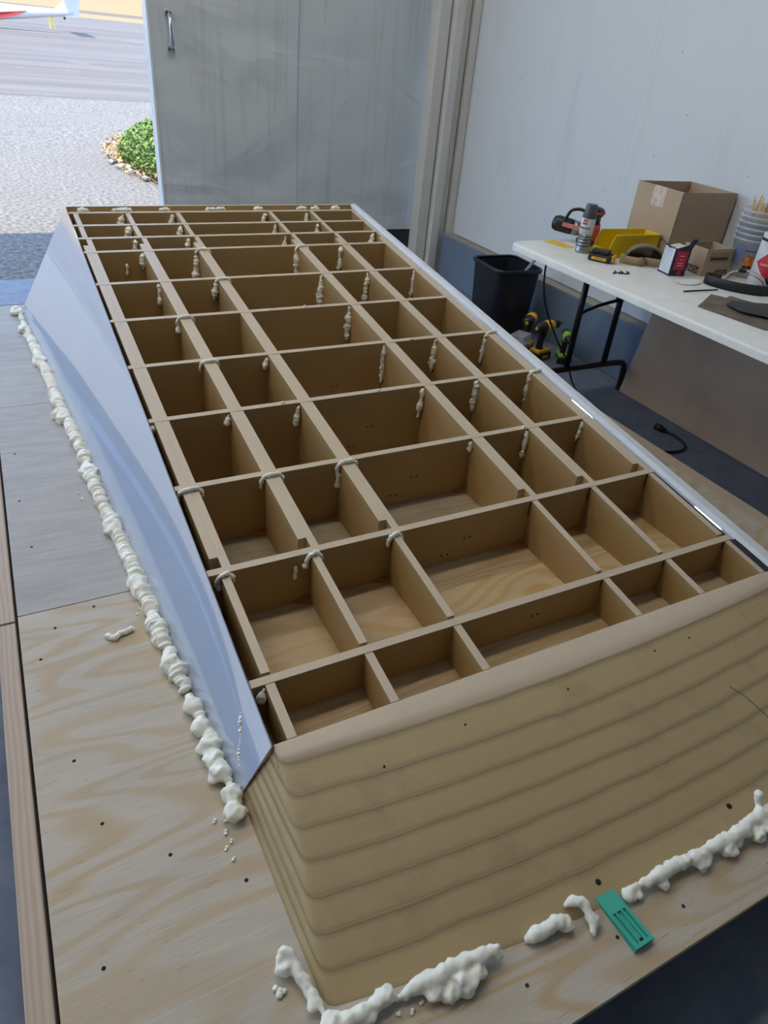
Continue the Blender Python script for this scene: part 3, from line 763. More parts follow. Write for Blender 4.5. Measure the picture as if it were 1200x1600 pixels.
for x in (.33, .48, .52, .70, .93, .98, 1.18, 1.42, 1.50, 1.62):
    foam_run('foam_drip', [(x, 3.674, top(3.66) + .002), (x + .03, 3.672, top(3.66) + .006), (x + .05, 3.675, top(3.66))], .011, frame, .009, .5, .7, int(x * 777))
for x, y in ((1.03, 2.58), (.70, 1.932), (1.05, 1.93), (1.45, 1.603), (.88, 2.575), (1.35, 2.246)):
    foam_run('foam_drip', [(x, y, top(y) + .001), (x + .012, y - .006, top(y) + .001)], .005, frame, .004, .3, .7, int(x * 333 + y))
# foam pieces lying loose
def crumb(name, x, y, r, label, z=0, n=4, group=None):
    random.seed(int(x * 991 + y * 77)); b = NB()
    for k in range(n): blob(b, (x + random.uniform(-1, 1) * r, y + random.uniform(-1, 1) * r, TZ + z + r * .55), r * random.uniform(.6, 1), (1, 1, .7), None, 2, .4)
    tag(obj(name, b, 'foam', None, True), label, 'foam', group)
crumb('foam_lump', .835, 1.155, .022, 'cream foam lump on the plywood inside a wide front bay')
crumb('foam_lump', .85, 1.335, .016, 'small round foam lump peeking over the rib in the third wide bay')
b = NB(); random.seed(5)
for i, p in enumerate(smooth_path([P(.035, 1.315, .006), P(.05, 1.30, .008), P(.062, 1.312, .007), P(.075, 1.312, .007), P(.09, 1.318, .006)], .006)): blob(b, p, .0075, sub=2)
tag(obj('foam_squiggle', b, 'foam', None, True), 'thin squiggle of foam lying alone on the plywood', 'foam')
crumb('foam_lump', .155, .432, .006, 'tiny foam shred on plywood near the front corner', n=5)
for x, y in ((.12, 1.39), (.115, 1.37), (.05, 1.98), (.055, 1.95), (.15, .72), (.158, .70), (.145, .69), (.15, .665), (.16, .74), (.14, .75), (.31, .325), (.33, .318), (.35, .322), (.365, .33), (.735, .30), (.69, .298)):
    crumb('foam_crumb', x, y, .0035, 'tiny dried foam crumb scattered on the plywood', n=3, group='foam crumbs on the plywood')

# teal plastic wedges under the nose
def wedge(x, y, rz, label):
    t = thing('plastic_wedge', label, 'wedge', (x, y, TZ), rz, 'teal plastic wedges')
    L, w = .108, .042
    def zz(s): return .003 + .011 * s
    def pc(x0, x1, s0, s1, zlo=0, dz=0.0):
        b_ = NB(); hexa(b_, [(x0, -s0 * L, zlo), (x1, -s0 * L, zlo), (x1, -s1 * L, zlo), (x0, -s1 * L, zlo), (x0, -s0 * L, zz(s0) - dz), (x1, -s0 * L, zz(s0) - dz), (x1, -s1 * L, zz(s1) - dz), (x0, -s1 * L, zz(s1) - dz)]); return b_
    for nm, x0, x1, s0, s1, dz in (('tongue', -w / 2, w / 2, 0, .42, 0), ('rail', -w / 2, -w / 2 + .007, .42, 1, 0), ('rail', -.0085, -.0045, .42, .94, 0), ('rail', .0045, .0085, .42, .94, 0), ('rail', w / 2 - .007, w / 2, .42, 1, 0), ('end_bar', -w / 2 + .007, w / 2 - .007, .94, 1, 0), ('slot_floor', -w / 2 + .007, w / 2 - .007, .42, .94, .0045)):
        obj(nm, pc(x0, x1, s0, s1, 0, dz), 'teal_plastic', t, world=False)
    b_ = NB(); bx(b_, -.004, .004, -.935 * L, -.89 * L, .005, .0105); obj('slot_hole', b_, 'dark_hole', t, world=False)
wedge(.738, .338, math.radians(1), 'teal slotted plastic wedge lying flat beside the foam at the nose')
wedge(1.19, .325, math.radians(4), 'teal plastic wedge half hidden behind foam at the right edge')

# ------------------------------------------------------------------ folding table
FT = .757; KS = .9635      # table height; items were laid out for a .73 m table
ft = thing('folding_table', 'white plastic folding table with black legs against the wall', 'table', (2.58, 1.9, 0))
TX0, TX1, TY0, TY1 = 2.115, 2.985, .66, 2.715
b = NB(); bx(b, TX0, TX1, TY0, TY1, FT - .032, FT)
ve = [e for e in b.edges if abs(e.verts[0].co.z - e.verts[1].co.z) > .01]
bmesh.ops.bevel(b, geom=ve, offset=.06, segments=6, affect='EDGES', profile=.5)
te = [e for e in b.edges if all(v.co.z > FT - .001 for v in e.verts) and len(e.link_faces) == 2 and e.calc_face_angle(0) > .5]
bmesh.ops.bevel(b, geom=te, offset=.010, segments=3, affect='EDGES', profile=.5)
autosmooth(obj('table_top', b, 'table_plastic', ft), 40)
b = NB(); bx(b, TX0 + .20, TX1 - .10, TY0 + .10, TY1 - .10, FT - .05, FT - .0325); obj('frame_rail', b, 'can_grey', ft)
for ly in (2.485, .90):
    for x in (2.455, 2.71):
        b = NB(); tube(b, [(x, ly, .17), (x - .006, ly, FT - .045)], .0155, 12); obj('leg', b, 'black_metal', ft, True)
    b = NB(); tube(b, smooth_path([(2.225, ly, .016), (2.228, ly, .12), (2.25, ly, .155), (2.30, ly, .165), (2.58, ly, .168), (2.80, ly, .165), (2.855, ly, .155), (2.876, ly, .12), (2.882, ly, .016)], .02), .0165, 12); obj('foot_bar', b, 'black_metal', ft, True)
    for x in (2.225, 2.882):
        b = NB(); tube(b, [(x, ly, 0), (x, ly, .02)], .019, 12); obj('foot_cap', b, 'rubber', ft, True)
    s = -1 if ly > 2 else 1
    b = NB(); tube(b, smooth_path([(2.462, ly - .005 * s, .455), (2.56, ly, .49), (2.72, ly + .10 * s, .57), (2.76, ly + .3 * s, FT - .052)], .04), .0085, 10); obj('brace', b, 'black_metal', ft, True)
    b = NB(); tube(b, [(2.70, ly, .50), (2.70, ly, .56)], .02, 10); obj('lock_ring', b, 'black_metal', ft, True)

# cardboard sheet leaning under the table
b = NB(); quad_sheet(b, (2.868, 2.46, .002), (2.878, -.6, .002), (2.952, -.6, .64), (2.952, 2.44, .64), .006)
tag(obj('cardboard_sheet', b, 'cardboard_panel'), 'big brown cardboard sheet leaning on the wall under the table', 'cardboard')

# wastebasket
BXC, BYC = 2.665, 3.39
def rrect(w, d, r, n=6):
    out = []
    for cx, cy, a0 in ((w - r, d - r, 0), (-w + r, d - r, 90), (-w + r, -d + r, 180), (w - r, -d + r, 270)):
        for k in range(n + 1):
            a = math.radians(a0 + 90 * k / n); out.append((cx + r * math.cos(a), cy + r * math.sin(a)))
    return out
bn = thing('wastebasket', 'black plastic wastebasket standing by the blue kerb', 'wastebasket', (BXC, BYC, 0), math.radians(-4))
def loft(secs):
    b_ = NB(); rings = []
    for w, d, r, z in secs: rings.append([b_.verts.new((x, y, z)) for x, y in rrect(w, d, r)])
    for p, q in zip(rings, rings[1:]):
        n = len(p)
        for i in range(n): b_.faces.new((p[i], p[(i + 1) % n], q[(i + 1) % n], q[i]))
    return b_, rings
b, rg = loft([(.125, .14, .04, .0), (.148, .165, .045, .44), (.144, .161, .043, .44), (.121, .136, .038, .01)]); b.faces.new(rg[0][::-1]); b.faces.new(rg[-1]); autosmooth(obj('body', b, 'bin_plastic', bn, world=False), 40)
b, rg = loft([(.146, .163, .045, .43), (.158, .175, .05, .432), (.160, .177, .05, .448), (.154, .171, .05, .455), (.144, .161, .044, .45)]); autosmooth(obj('rim', b, 'bin_plastic', bn, world=False), 60)
b = NB(); d_ = Vector((2.655, 3.072, .603)) - Vector((2.691, 3.205, .47)); p0 = Vector((2.691, 3.222, .47)) - d_ * 1.6; p1 = p0 + d_ * 2.7; sx = Vector((.011, .004, 0)); sy = Vector((-.002, .004, .003))
hexa(b, [p0 - sx - sy, p0 + sx - sy, p0 + sx + sy, p0 - sx + sy, p1 - sx - sy, p1 + sx - sy, p1 + sx + sy, p1 - sx + sy])
tag(obj('paint_stick', b, 'cream_wood'), 'cream wooden stick poking out of the black wastebasket', 'stick')

# cordless drills on the floor
def drill(loc, rz, label, body, sc=1.0):
    t = thing('cordless_drill', label, 'drill', loc, rz, 'cordless drills on the floor'); t.scale = (sc, sc, sc)
    ax = T_((0, 0, .185)) @ RY(math.pi / 2)
    b_ = NB(); lathe(b_, [(.012, -.085), (.026, -.08), (.031, -.06), (.032, -.02)], 18, ax); obj('motor_cap', b_, 'black_plastic', t, True, world=False)
    b_ = NB(); lathe(b_, [(.032, -.02), (.034, 0), (.033, .035), (.028, .05)], 18, ax); obj('gear_housing', b_, body, t, True, world=False)
    b_ = NB(); lathe(b_, [(.026, .05), (.026, .062), (.022, .064), (.022, .095), (.012, .11), (.004, .112), (.003, .15)], 16, ax); obj('chuck', b_, 'black_metal', t, True, world=False)
    b_ = NB(); tube(b_, [(-.02, 0, .165), (-.028, 0, .12), (-.030, 0, .08), (-.026, 0, .055)], [.022, .0185, .0185, .022], 12); obj('handle', b_, 'black_plastic', t, True, world=False)
    b_ = NB(); bx(b_, -.008, .006, -.008, .008, .125, .155, .003); obj('trigger', b_, 'black_metal', t, world=False)
    b_ = NB(); bx(b_, -.066, .042, -.036, .036, .042, .062, .006); obj('battery_shoe', b_, body, t, world=False)
    b_ = NB(); bx(b_, -.07, .05, -.037, .037, .0, .043, .008); obj('battery', b_, 'black_plastic', t, world=False)
    b_ = NB(); bx(b_, -.03, .02, -.0385, .0385, .012, .03, .002); obj('battery_label', b_, body, t, world=False)
    b_ = NB(); lathe(b_, [(.009, -.0885), (.011, -.085)], 16, ax); obj('badge', b_, body, t, world=False)
drill((2.70, 3.12, 0), math.radians(38), 'yellow and black cordless drill nearest the wastebasket', 'tool_yellow', 1.05)
drill((2.72, 2.99, 0), math.radians(12), 'yellow and black cordless drill between the yellow one and the green one', 'tool_yellow', 1.05)
drill((2.81, 2.90, 0), math.radians(-122), 'green and black cordless drill beside the hanging cord', 'tool_green', .86)
t = thing('plastic_case', 'small clear plastic case in front of the drills', 'case', (2.575, 3.03, 0), .5)
b = NB(); bx(b, -.055, .055, -.04, .04, 0, .09, .006); obj('case_body', b, 'can_grey', t, world=False)
b = NB(); bx(b, -.058, .058, -.043, .043, .0905, .15, .006); obj('case_lid', b, 'clear_plastic', t, world=False)

# cords
b = NB(); tube(b, smooth_path([(2.262, 2.60, FT - .034), (2.273, 2.60, .68), (2.283, 2.60, .591), (2.331, 2.60, .462), (2.445, 2.595, .29), (2.545, 2.59, .165), (2.62, 2.58, .03), (2.60, 2.50, .006), (2.5, 2.3, .006)], .03), .0048, 8)
tag(obj('power_cord', b, 'rubber', None, True), 'black power cord hanging down in front of the table leg', 'cord')
t = thing('extension_cord', 'short black cord end with a plug lying on the floor', 'cord', (2.70, 1.93, 0))
b = NB(); tube(b, smooth_path([(2.728, 2.005, .012), (2.745, 1.95, .007), (2.735, 1.88, .006), (2.69, 1.83, .006), (2.62, 1.82, .006), (2.50, 1.86, .006), (2.40, 1.88, .006)], .02), .0065, 8); obj('cord', b, 'rubber', t, True)
b = NB(); tube(b, [(2.715, 2.045, .016), (2.722, 2.015, .016), (2.73, 1.99, .012)], [.019, .017, .009], 12); obj('plug', b, 'black_plastic', t, True)

# ------------------------------------------------------------------ things on the folding table
Z = FT
def tht(name, label, cat, x, y, rz=0, group=None):
    t_ = thing(name, label, cat, (x * KS, y * KS, Z), rz, group); t_.scale = (KS, KS, KS); return t_
# spray can
t = tht('spray_can', 'grey and white spray paint can with a dark grey cap', 'spray can', 2.452, 2.575, math.radians(-46))
r = .0325
b = NB(); lathe(b, [(r - .003, 0), (r, .003), (r, .012), (r - .001, .014), (r - .001, .095)], 32); obj('can_body', b, 'can_grey', t, True, world=False)
b = NB(); lathe(b, [(r, .085), (r, .150), (r - .002, .154), (r - .006, .158)], 32); obj('label_band', b, 'can_white', t, True, world=False)
b = NB(); lathe(b, [(r, .155), (r, .162), (.0255, .210), (.0240, .214), (.010, .2145)], 32); autosmooth(obj('cap', b, 'grey_paint', t, world=False), 40)
for z0 in (.030, .045, .060, .072):
    b = NB(); lathe(b, [(r - .0006, z0), (r + .0004, z0 + .003), (r - .0006, z0 + .006)], 32); obj('print_line', b, 'grey_paint', t, True, world=False)
b = NB(); pts = [(r + .0006) * Vector((math.sin(a), -math.cos(a), 0)) for a in [x * .1 - .75 for x in range(8)]]
for p, q in zip(pts, pts[1:]):
    v = [b.verts.new(p + Vector((0, 0, .128))), b.verts.new(q + Vector((0, 0, .128))), b.verts.new(q + Vector((0, 0, .150))), b.verts.new(p + Vector((0, 0, .150)))]; b.faces.new(v)
obj('red_badge', b, 'red_card', t, world=False)
text_mesh('badge_text', 'ACE', .013, 'can_white', t, T_((0, 0, .139)) @ RZ(-.40), r + .0012)
text_mesh('label_text', 'PREMIUM', .0135, 'ink', t, T_((0, 0, .112)) @ RZ(-.25), r + .0006)
# sander
t = tht('orbital_sander', 'red and black palm sander with a black dust canister', 'sander', 2.60, 2.70, math.radians(126))
b = NB(); lathe(b, [(.060, .006), (.062, .012), (.062, .022), (.055, .026)], 28); obj('pad', b, 'black_plastic', t, True, world=False)
b = NB(); lathe(b, [(.052, .026), (.050, .050), (.044, .075), (.040, .10)], 28); obj('skirt', b, 'red_plastic', t, True, world=False)
b = NB(); lathe(b, [(.036, .10), (.034, .13), (.044, .142), (.048, .155), (.040, .170), (.02, .177)], 28); obj('palm_grip', b, 'black_plastic', t, True, world=False)
b = NB(); lathe(b, [(.049, .148), (.051, .153), (.049, .158)], 28); obj('red_ring', b, 'red_plastic', t, True, world=False)
axm = T_((.045, 0, .062)) @ RZ(.15) @ RY(math.pi / 2 - .12)
b = NB(); lathe(b, [(.026, .0), (.034, .02), (.036, .045)], 24, axm); obj('dust_port', b, 'can_grey', t, True, world=False)
b = NB(); lathe(b, [(.035, .045), (.037, .06), (.037, .125), (.030, .145), (.012, .152)], 24, axm); cn = obj('dust_canister', b, 'black_plastic', t, True, world=False)
b = NB(); bx(b, .06, .15, .030, .036, .055, .075, .002); bmesh.ops.transform(b, matrix=RZ(.15) @ RY(-.12), verts=b.verts); obj('canister_label', b, 'pink_label', t, world=False)
b = NB(); bx(b, -.02, .03, .046, .053, .035, .072, .004); obj('side_label', b, 'pink_label', t, world=False)
b = NB(); tube(b, smooth_path([(.035, .01, .145), (.07, .015, .155), (.11, .02, .145), (.125, .03, .115), (.13, .05, .09)], .01), .0075, 8); obj('cord', b, 'rubber', t, True, world=False)
b = NB(); extrude_poly(b, [(2.385 * KS, 2.79 * KS, Z + .0003), (2.469 * KS, 2.80 * KS, Z + .0003), (2.475 * KS, 2.655 * KS, Z + .0003), (2.409 * KS, 2.64 * KS, Z + .0003)], (0, 0, .0012))
tag(obj('sandpaper_sheet', b, 'yellow_paper'), 'flat yellow sandpaper sheet at the corner of the table', 'sandpaper')
# battery pack
t = tht('battery_pack', 'black tool battery with a yellow end lying beside the spray can', 'battery', 2.438, 2.418, math.radians(-58))
b = NB(); bx(b, -.058, .050, -.037, .037, 0, .034, .008); obj('case', b, 'black_plastic', t, world=False)
b = NB(); bx(b, -.050, .030, -.030, .030, .0345, .050, .005); obj('terminal_rail', b, 'black_plastic', t, world=False)
b = NB(); bx(b, .046, .058, -.027, .027, .006, .036, .005); obj('release_button', b, 'tool_yellow', t, world=False)
b = NB(); bx(b, -.040, .030, -.0385, -.0365, .009, .022, .001); obj('side_label', b, 'tool_yellow', t, world=False)
text_mesh('label_text', '20V MAX', .010, 'ink', t, T_((-.004, -.0387, .0155)) @ RX(math.pi / 2))
# yellow stacking bin, open towards the door side
t = tht('stacking_bin', 'bright yellow plastic stacking bin lying open', 'bin', 2.505, 2.452, math.radians(-4))
Lb, Wb, Hb, q_ = .275, .115, .106, .003
b = NB(); bx(b, .0, Lb, 0, Wb, 0, q_); obj('bin_floor', b, 'yellow_plastic', t, world=False)
for y in (0, Wb - q_):
    b = NB(); extrude_poly(b, [(0, y, q_), (Lb, y, q_), (Lb + .015, y, Hb), (.022, y, Hb), (.004, y, .060), (.0, y, .035)], (0, q_, 0)); obj('bin_side', b, 'yellow_plastic', t, world=False)
b = NB(); extrude_poly(b, [(Lb, 0, q_), (Lb + .015, 0, Hb), (Lb + .018, 0, Hb), (Lb + .003, 0, q_)], (0, Wb, 0)); obj('bin_back', b, 'yellow_plastic', t, world=False)
b = NB(); hexa(b, [(-.028, 0, .0), (-.002, 0, 0), (-.002, Wb, 0), (-.028, Wb, 0), (-.028, 0, .010), (-.001, 0, .036), (-.001, Wb, .036), (-.028, Wb, .010)]); obj('bin_lip', b, 'yellow_plastic', t, world=False)
b = NB(); tube(b, [(.0, -.004, Hb - .002), (.02, -.004, Hb - .002)], .001, 4); b.free()
b = NB(); bx(b, .024, Lb + .014, -.006, -.0005, Hb - .008, Hb, .001); obj('bin_rim', b, 'yellow_plastic', t, world=False)
b = NB(); bx(b, .024, Lb + .014, Wb + .0005, Wb + .006, Hb - .008, Hb, .001); obj('bin_rim', b, 'yellow_plastic', t, world=False)
# tan goggles
t = tht('tactical_goggles', 'tan strapped goggles with a dark lens in front of the yellow bin', 'goggles', 2.63, 2.345, math.radians(-38))
b = NB(); n1 = 18
def goggle_ring(s, yy): return [(.088 * s * math.cos(math.pi * k / n1), yy, .004 + .078 * s * math.sin(math.pi * k / n1) ** .8) for k in range(n1 + 1)]
secs = [goggle_ring(1.0, -.018), goggle_ring(1.06, 0), goggle_ring(1.04, .03), goggle_ring(.92, .05)]
vs = [[b.verts.new(p) for p in s_] for s_ in secs]
for p, q in zip(vs, vs[1:]):
    for i in range(n1): b.faces.new((p[i], p[i + 1], q[i + 1], q[i]))
inner = [[b.verts.new((x * .93, y, z * .93)) for x, y, z in s_] for s_ in secs[:1]]
for i in range(n1): b.faces.new((vs[0][i], vs[0][i + 1], inner[0][i + 1], inner[0][i]))
autosmooth(obj('frame', b, 'olive_frame', t, world=False), 50)
b = NB(); pts = [(x * .93, -.012 - .012 * (1 - (x / .09) ** 2), z * .93) for x, y, z in goggle_ring(1, 0)]; vv = [b.verts.new(p) for p in pts]; cc = b.verts.new((0, -.024, .02))
for i in range(n1): b.faces.new((vv[i], vv[i + 1], cc))
b.faces.new((vv[-1], vv[0], cc)); obj('lens', b, 'lens_dark', t, True, world=False)
def ribbon(bm, pts, h, th=.002, z0=0.0):
    pts = [Vector(p) for p in pts]; A = []
    for i, p in enumerate(pts):
        d = (pts[min(i + 1, len(pts) - 1)] - pts[max(i - 1, 0)]).normalized(); nn = Vector((-d.y, d.x, 0)).normalized() * th
        hh = h(i / (len(pts) - 1)) if callable(h) else h
        A.append([bm.verts.new(p + o_) for o_ in (nn, nn + Vector((0, 0, hh)), -nn + Vector((0, 0, hh)), -nn)])
    for a, c in zip(A, A[1:]):
        for k in range(4): bm.faces.new((a[k], a[(k + 1) % 4], c[(k + 1) % 4], c[k]))
    bm.faces.new(A[0][::-1]); bm.faces.new(A[-1])
b = NB(); ribbon(b, smooth_path([(-.09, .0, .002), (-.105, -.03, .002), (-.085, -.055, .002), (-.04, -.062, .002), (-.005, -.05, .002), (.0, -.035, .002), (.05, -.04, .002), (.10, -.03, .002), (.092, .0, .002)], .008), .034, .0025); obj('strap', b, 'tan_strap', t, True, world=False)
b = NB(); bx(b, -.112, -.094, -.052, -.022, .0, .037, .004); obj('buckle', b, 'tan_strap', t, world=False)
b = NB(); lathe(b, [(.012, 0), (.018, .004), (.018, .022), (.010, .028)], 14, T_((-.02, -.045, .02)) @ RX(math.pi / 2)); obj('toggle', b, 'olive_frame', t, True, world=False)
# navy / red carton, open flaps
t = tht('small_carton', 'open navy and red carton with a white printed front', 'carton', 2.642, 2.185, math.radians(-12))
w, d, h = .078, .088, .118
b = NB(); bx(b, -w / 2, -w / 2 + .0015, -d / 2, d / 2, 0, h); bx(b, w / 2 - .0015, w / 2, -d / 2, d / 2, 0, h); bx(b, -w / 2, w / 2, -d / 2, -d / 2 + .0015, 0, h); bx(b, -w / 2, w / 2, d / 2 - .0015, d / 2, 0, h); bx(b, -w / 2, w / 2, -d / 2, d / 2, 0, .0015); obj('carton_body', b, 'navy_card', t, world=False)
b = NB(); bx(b, -w / 2 - .0008, -w / 2, -d / 2 + .008, d / 2 - .006, .008, h - .004); fp = obj('front_print', b, 'white_card', t, world=False)
for k in range(6):
    b = NB(); y = d / 2 - .014 - k * .010; bx(b, -w / 2 - .0012, -w / 2 - .0008, y - .0015, y + .0015, .016 + k * .010, h - .010); obj('print_line', b, 'ink_grey', fp, world=False)
    b = NB(); bx(b, -w / 2 - .0012, -w / 2 - .0008, -d / 2 + .014, y - .002, .0155 + k * .010, .018 + k * .010); obj('print_line', b, 'ink_grey', fp, world=False)
b = NB(); bx(b, -w / 2 + .010, w / 2 - .010, -d / 2 - .0008, -d / 2, .028, h - .012); sp_ = obj('side_print', b, 'red_card', t, world=False)
for z0, ww in ((.085, .012), (.070, .008), (.055, .016), (.045, .012)):
    b = NB(); bx(b, -ww, ww, -d / 2 - .0012, -d / 2 - .0008, z0, z0 + .003); obj('print_line', b, 'white_card', sp_, world=False)
b = NB(); bx(b, -.002, .018, -d / 2 - .0009, -d / 2, .006, .022); obj('logo_square', b, 'red_card', t, world=False)
b = NB(); extrude_poly(b, [(-w / 2, -d / 2 + .012, h), (-w / 2, d / 2 - .004, h), (-w / 2 - .022, d / 2 + .002, h + .018), (-w / 2 - .024, d / 2 - .03, h + .012), (-w / 2 - .018, -d / 2 + .03, h - .004)], (.001, 0, .0015)); obj('flap', b, 'navy_card', t, world=False)
b = NB(); extrude_poly(b, [(-w / 2 + .004, -d / 2, h), (w / 2, -d / 2, h), (w / 2 + .012, -d / 2 - .012, h + .042), (w / 2 - .016, -d / 2 - .012, h + .042), (w / 2 - .028, -d / 2 - .006, h + .016)], (0, .0015, 0)); obj('flap', b, 'navy_card', t, world=False)
b = NB(); quad_sheet(b, (-w / 2 + .002, -d / 2 + .004, h - .006), (-w / 2 + .002, d / 2 - .004, h - .006), (w / 2 - .010, d / 2 - .004, h + .004), (w / 2 - .010, -d / 2 + .004, h + .004), .001); obj('inner_flap', b, 'cream_card', t, world=False)

def open_box(name, label, x, y, rz, w, d, h, mat='cardboard', th=.004, flaps=False):
    t = tht(name, label, 'box', x, y, rz)
    for nm, a in (('box_wall', (0, w, 0, th, .0005, h)), ('box_wall', (0, w, d - th, d, .0005, h)), ('box_wall', (0, th, th, d - th, .0005, h)), ('box_wall', (w - th, w, th, d - th, .0005, h)), ('box_floor', (th, w - th, th, d - th, 0, th))):
        b_ = NB(); bx(b_, *a); obj(nm, b_, mat, t, world=False)
    return t
t = open_box('printed_box', 'small open cardboard box with upside-down black lettering', 2.757, 2.118, math.radians(-3), .168, .135, .117)
b = NB(); bx(b, .0, .0, 0, 0, 0, 0); b.free()
# printed blocks: left wall (x=0) and front wall (y=0), lettering upside down
b = NB(); bx(b, -.0006, -.0001, .018, .098, .006, .036); obj('print_block', b, 'ink_brown', t, world=False)
text_mesh('print_text', 'PONY', .030, 'cardboard', t, T_((-.0012, .058, .021)) @ RZ(-math.pi / 2) @ RX(math.pi / 2) @ RZ(math.pi))
b = NB(); bx(b, .085, .16, -.0006, -.0001, .004, .026); obj('print_block', b, 'ink_brown', t, world=False)
text_mesh('print_text', 'PONY', .024, 'cardboard', t, T_((.122, -.0012, .015)) @ RX(math.pi / 2) @ RZ(math.pi))
for x0, x1, z0, z1 in ((.03, .14, .096, .0975), (.025, .145, .062, .0635), (.025, .145, .086, .0875), (.025, .0262, .062, .0875), (.1438, .145, .062, .0875)):
    b = NB(); bx(b, x0, x1, -.0006, -.0001, z0, z1); obj('print_line', b, 'ink_brown', t, world=False)
b = NB(); bx(b, .032, .138, -.0006, -.0001, .068, .081); obj('print_line', b, 'ink_brown', t, world=False)
t = open_box('cardboard_box', 'large open brown cardboard box with clear tape on its side', 2.803, 2.382, math.radians(-3), .345, .30, .300)
b = NB(); bx(b, -.0012, -.0003, .10, .185, .213, .3005); bx(b, -.0012, .0052, .10, .185, .3003, .3010); bx(b, .0042, .0052, .10, .185, .26, .3005); obj('clear_tape', b, 'tape_clear', t, world=False)
b = NB(); bx(b, -.0015, .003, -.0015, .002, .01, .29); obj('corner_fold', b, 'cardboard_in', t, world=False)
# stack of clear tubs
TBX, TBY = 3.012, 2.095
def tub(z, label, sc=1.0, print_=False):
    t = thing('mixing_tub', label, 'tub', ((TBX + random.uniform(-.003, .003)) * KS, (TBY + random.uniform(-.003, .003)) * KS, Z + z * KS), 0, 'nested clear mixing tubs'); t.scale = (KS, KS, KS)
    hh = .165; r0, r1 = .066, .088
    b_ = NB(); lathe(b_, [(.001, .0), (r0, .0), (r1, hh), (r1 + .005, hh + .001), (r1 + .005, hh - .006), (r1 + .0065, hh - .006), (r1 + .0065, hh + .0025), (r1 - .0018, hh + .0025), (r0 - .0018, .0018), (.001, .0018)], 36); obj('tub_wall', b_, 'clear_plastic', t, True, world=False)
    return t
random.seed(4)
names = ['lowest clear mixing tub of the stack with a printed flame', 'second clear tub from the bottom of the stack', 'third clear tub from the bottom of the stack', 'fourth clear tub from the bottom of the stack', 'fifth clear tub, just below the top one', 'topmost clear tub of the stack holding wooden sticks']
for k in range(6):
    t = tub(k * .023, names[k])
    if k == 0:
        def band(a0, a1, z0, z1, mat, nm, rr=.0012, n=8):
            b_ = NB(); g = []
            for j in range(2):
                z = (z0, z1)[j]; r_ = .066 + .022 * z / .165 + rr
                g.append([b_.verts.new((r_ * math.cos(a0 + (a1 - a0) * i / n), r_ * math.sin(a0 + (a1 - a0) * i / n), z)) for i in range(n + 1)])
            for i in range(n): b_.faces.new((g[0][i], g[0][i + 1], g[1][i + 1], g[1][i]))
            return obj(nm, b_, mat, t, True, world=False)
        f0 = math.radians(-140)
        band(f0 - 1.2, f0 - .35, .06, .135, 'tub_print', 'blue_print'); band(f0 - .5, f0 + .55, .118, .121, 'ink', 'print_line')
        b = NB(); pts = []
        for a, z in ((-.28, .05), (-.34, .07), (-.22, .085), (-.16, .10), (-.06, .088), (.0, .112), (.07, .09), (.16, .10), (.24, .08), (.33, .068), (.28, .05), (0, .036)):
            r_ = .066 + .022 * z / .165 + .0016; pts.append((r_ * math.cos(f0 + a), r_ * math.sin(f0 + a), z))
        vv = [b.verts.new(p) for p in pts]; cc = b.verts.new(((.079) * math.cos(f0), (.079) * math.sin(f0), .07))
        for i in range(len(vv)): b.faces.new((vv[i], vv[(i + 1) % len(vv)], cc))
        obj('flame_print', b, 'flame', t, world=False)
        band(f0 - .25, f0 + .25, .034, .058, 'coal', 'coal_print', .0026); band(f0 + .75, f0 + 1.15, .03, .10, 'ink_brown', 'print_block')
for k in range(9):
    a = math.radians(95 + k * 17); x = TBX + .040 * math.cos(a) - .015; y = TBY + .05 * math.sin(a) - .01
    m = T_((x * KS, y * KS, Z + .15)) @ RZ(a) @ RY(random.uniform(-.12, .12))
    b = NB(); bx(b, -.001, .001, -.0075, .0075, 0, .165 + random.uniform(-.012, .012)); bmesh.ops.transform(b, matrix=m, verts=b.verts)
    tag(obj('stir_stick', b, 'wood_stick'), 'flat wooden stir stick standing in the topmost clear tub', 'stick', 'stir sticks')
# white and red tin at the picture edge
t = tht('solvent_tin', 'white tin with a red diamond standing at the right edge', 'tin', 2.953, 1.925, math.radians(-57))
r = .078
b = NB(); lathe(b, [(r - .002, 0), (r, .003), (r, .215), (r - .003, .218), (r - .01, .218), (r - .012, .212), (.02, .212)], 40); autosmooth(obj('tin_body', b, 'can_white', t, world=False), 40)
b = NB(); lathe(b, [(r + .0005, .190), (r + .001, .193), (r + .001, .198), (r + .0005, .201)], 40); obj('black_band', b, 'ink', t, True, world=False)
b = NB(); lathe(b, [(.018, .212), (.018, .232), (.015, .236), (.004, .236)], 20); obj('screw_cap', b, 'black_plastic', t, True, world=False)
b = NB(); N_ = 12
for i in range(N_):
    x0 = -.075 + .15 * i / N_; x1 = -.075 + .15 * (i + 1) / N_
    def hh(x): return .075 - abs(x)
    q = []
    for x, s in ((x0, -1), (x1, -1), (x1, 1), (x0, 1)):
        a = x / r; q.append(((r + .0008) * math.sin(a), -(r + .0008) * math.cos(a), .105 + s * max(.0002, hh(x))))
    b.faces.new([b.verts.new(p) for p in q])
obj('red_diamond', b, 'red_card', t, True, world=False)
text_mesh('tin_text', 'FLAMMABLE LIQUID', .0115, 'can_white', t, T_((0, 0, .10)), r + .0012)
text_mesh('tin_text', '1 US GAL', .013, 'ink', t, T_((0, 0, .018)), r + .0008)
b = NB()
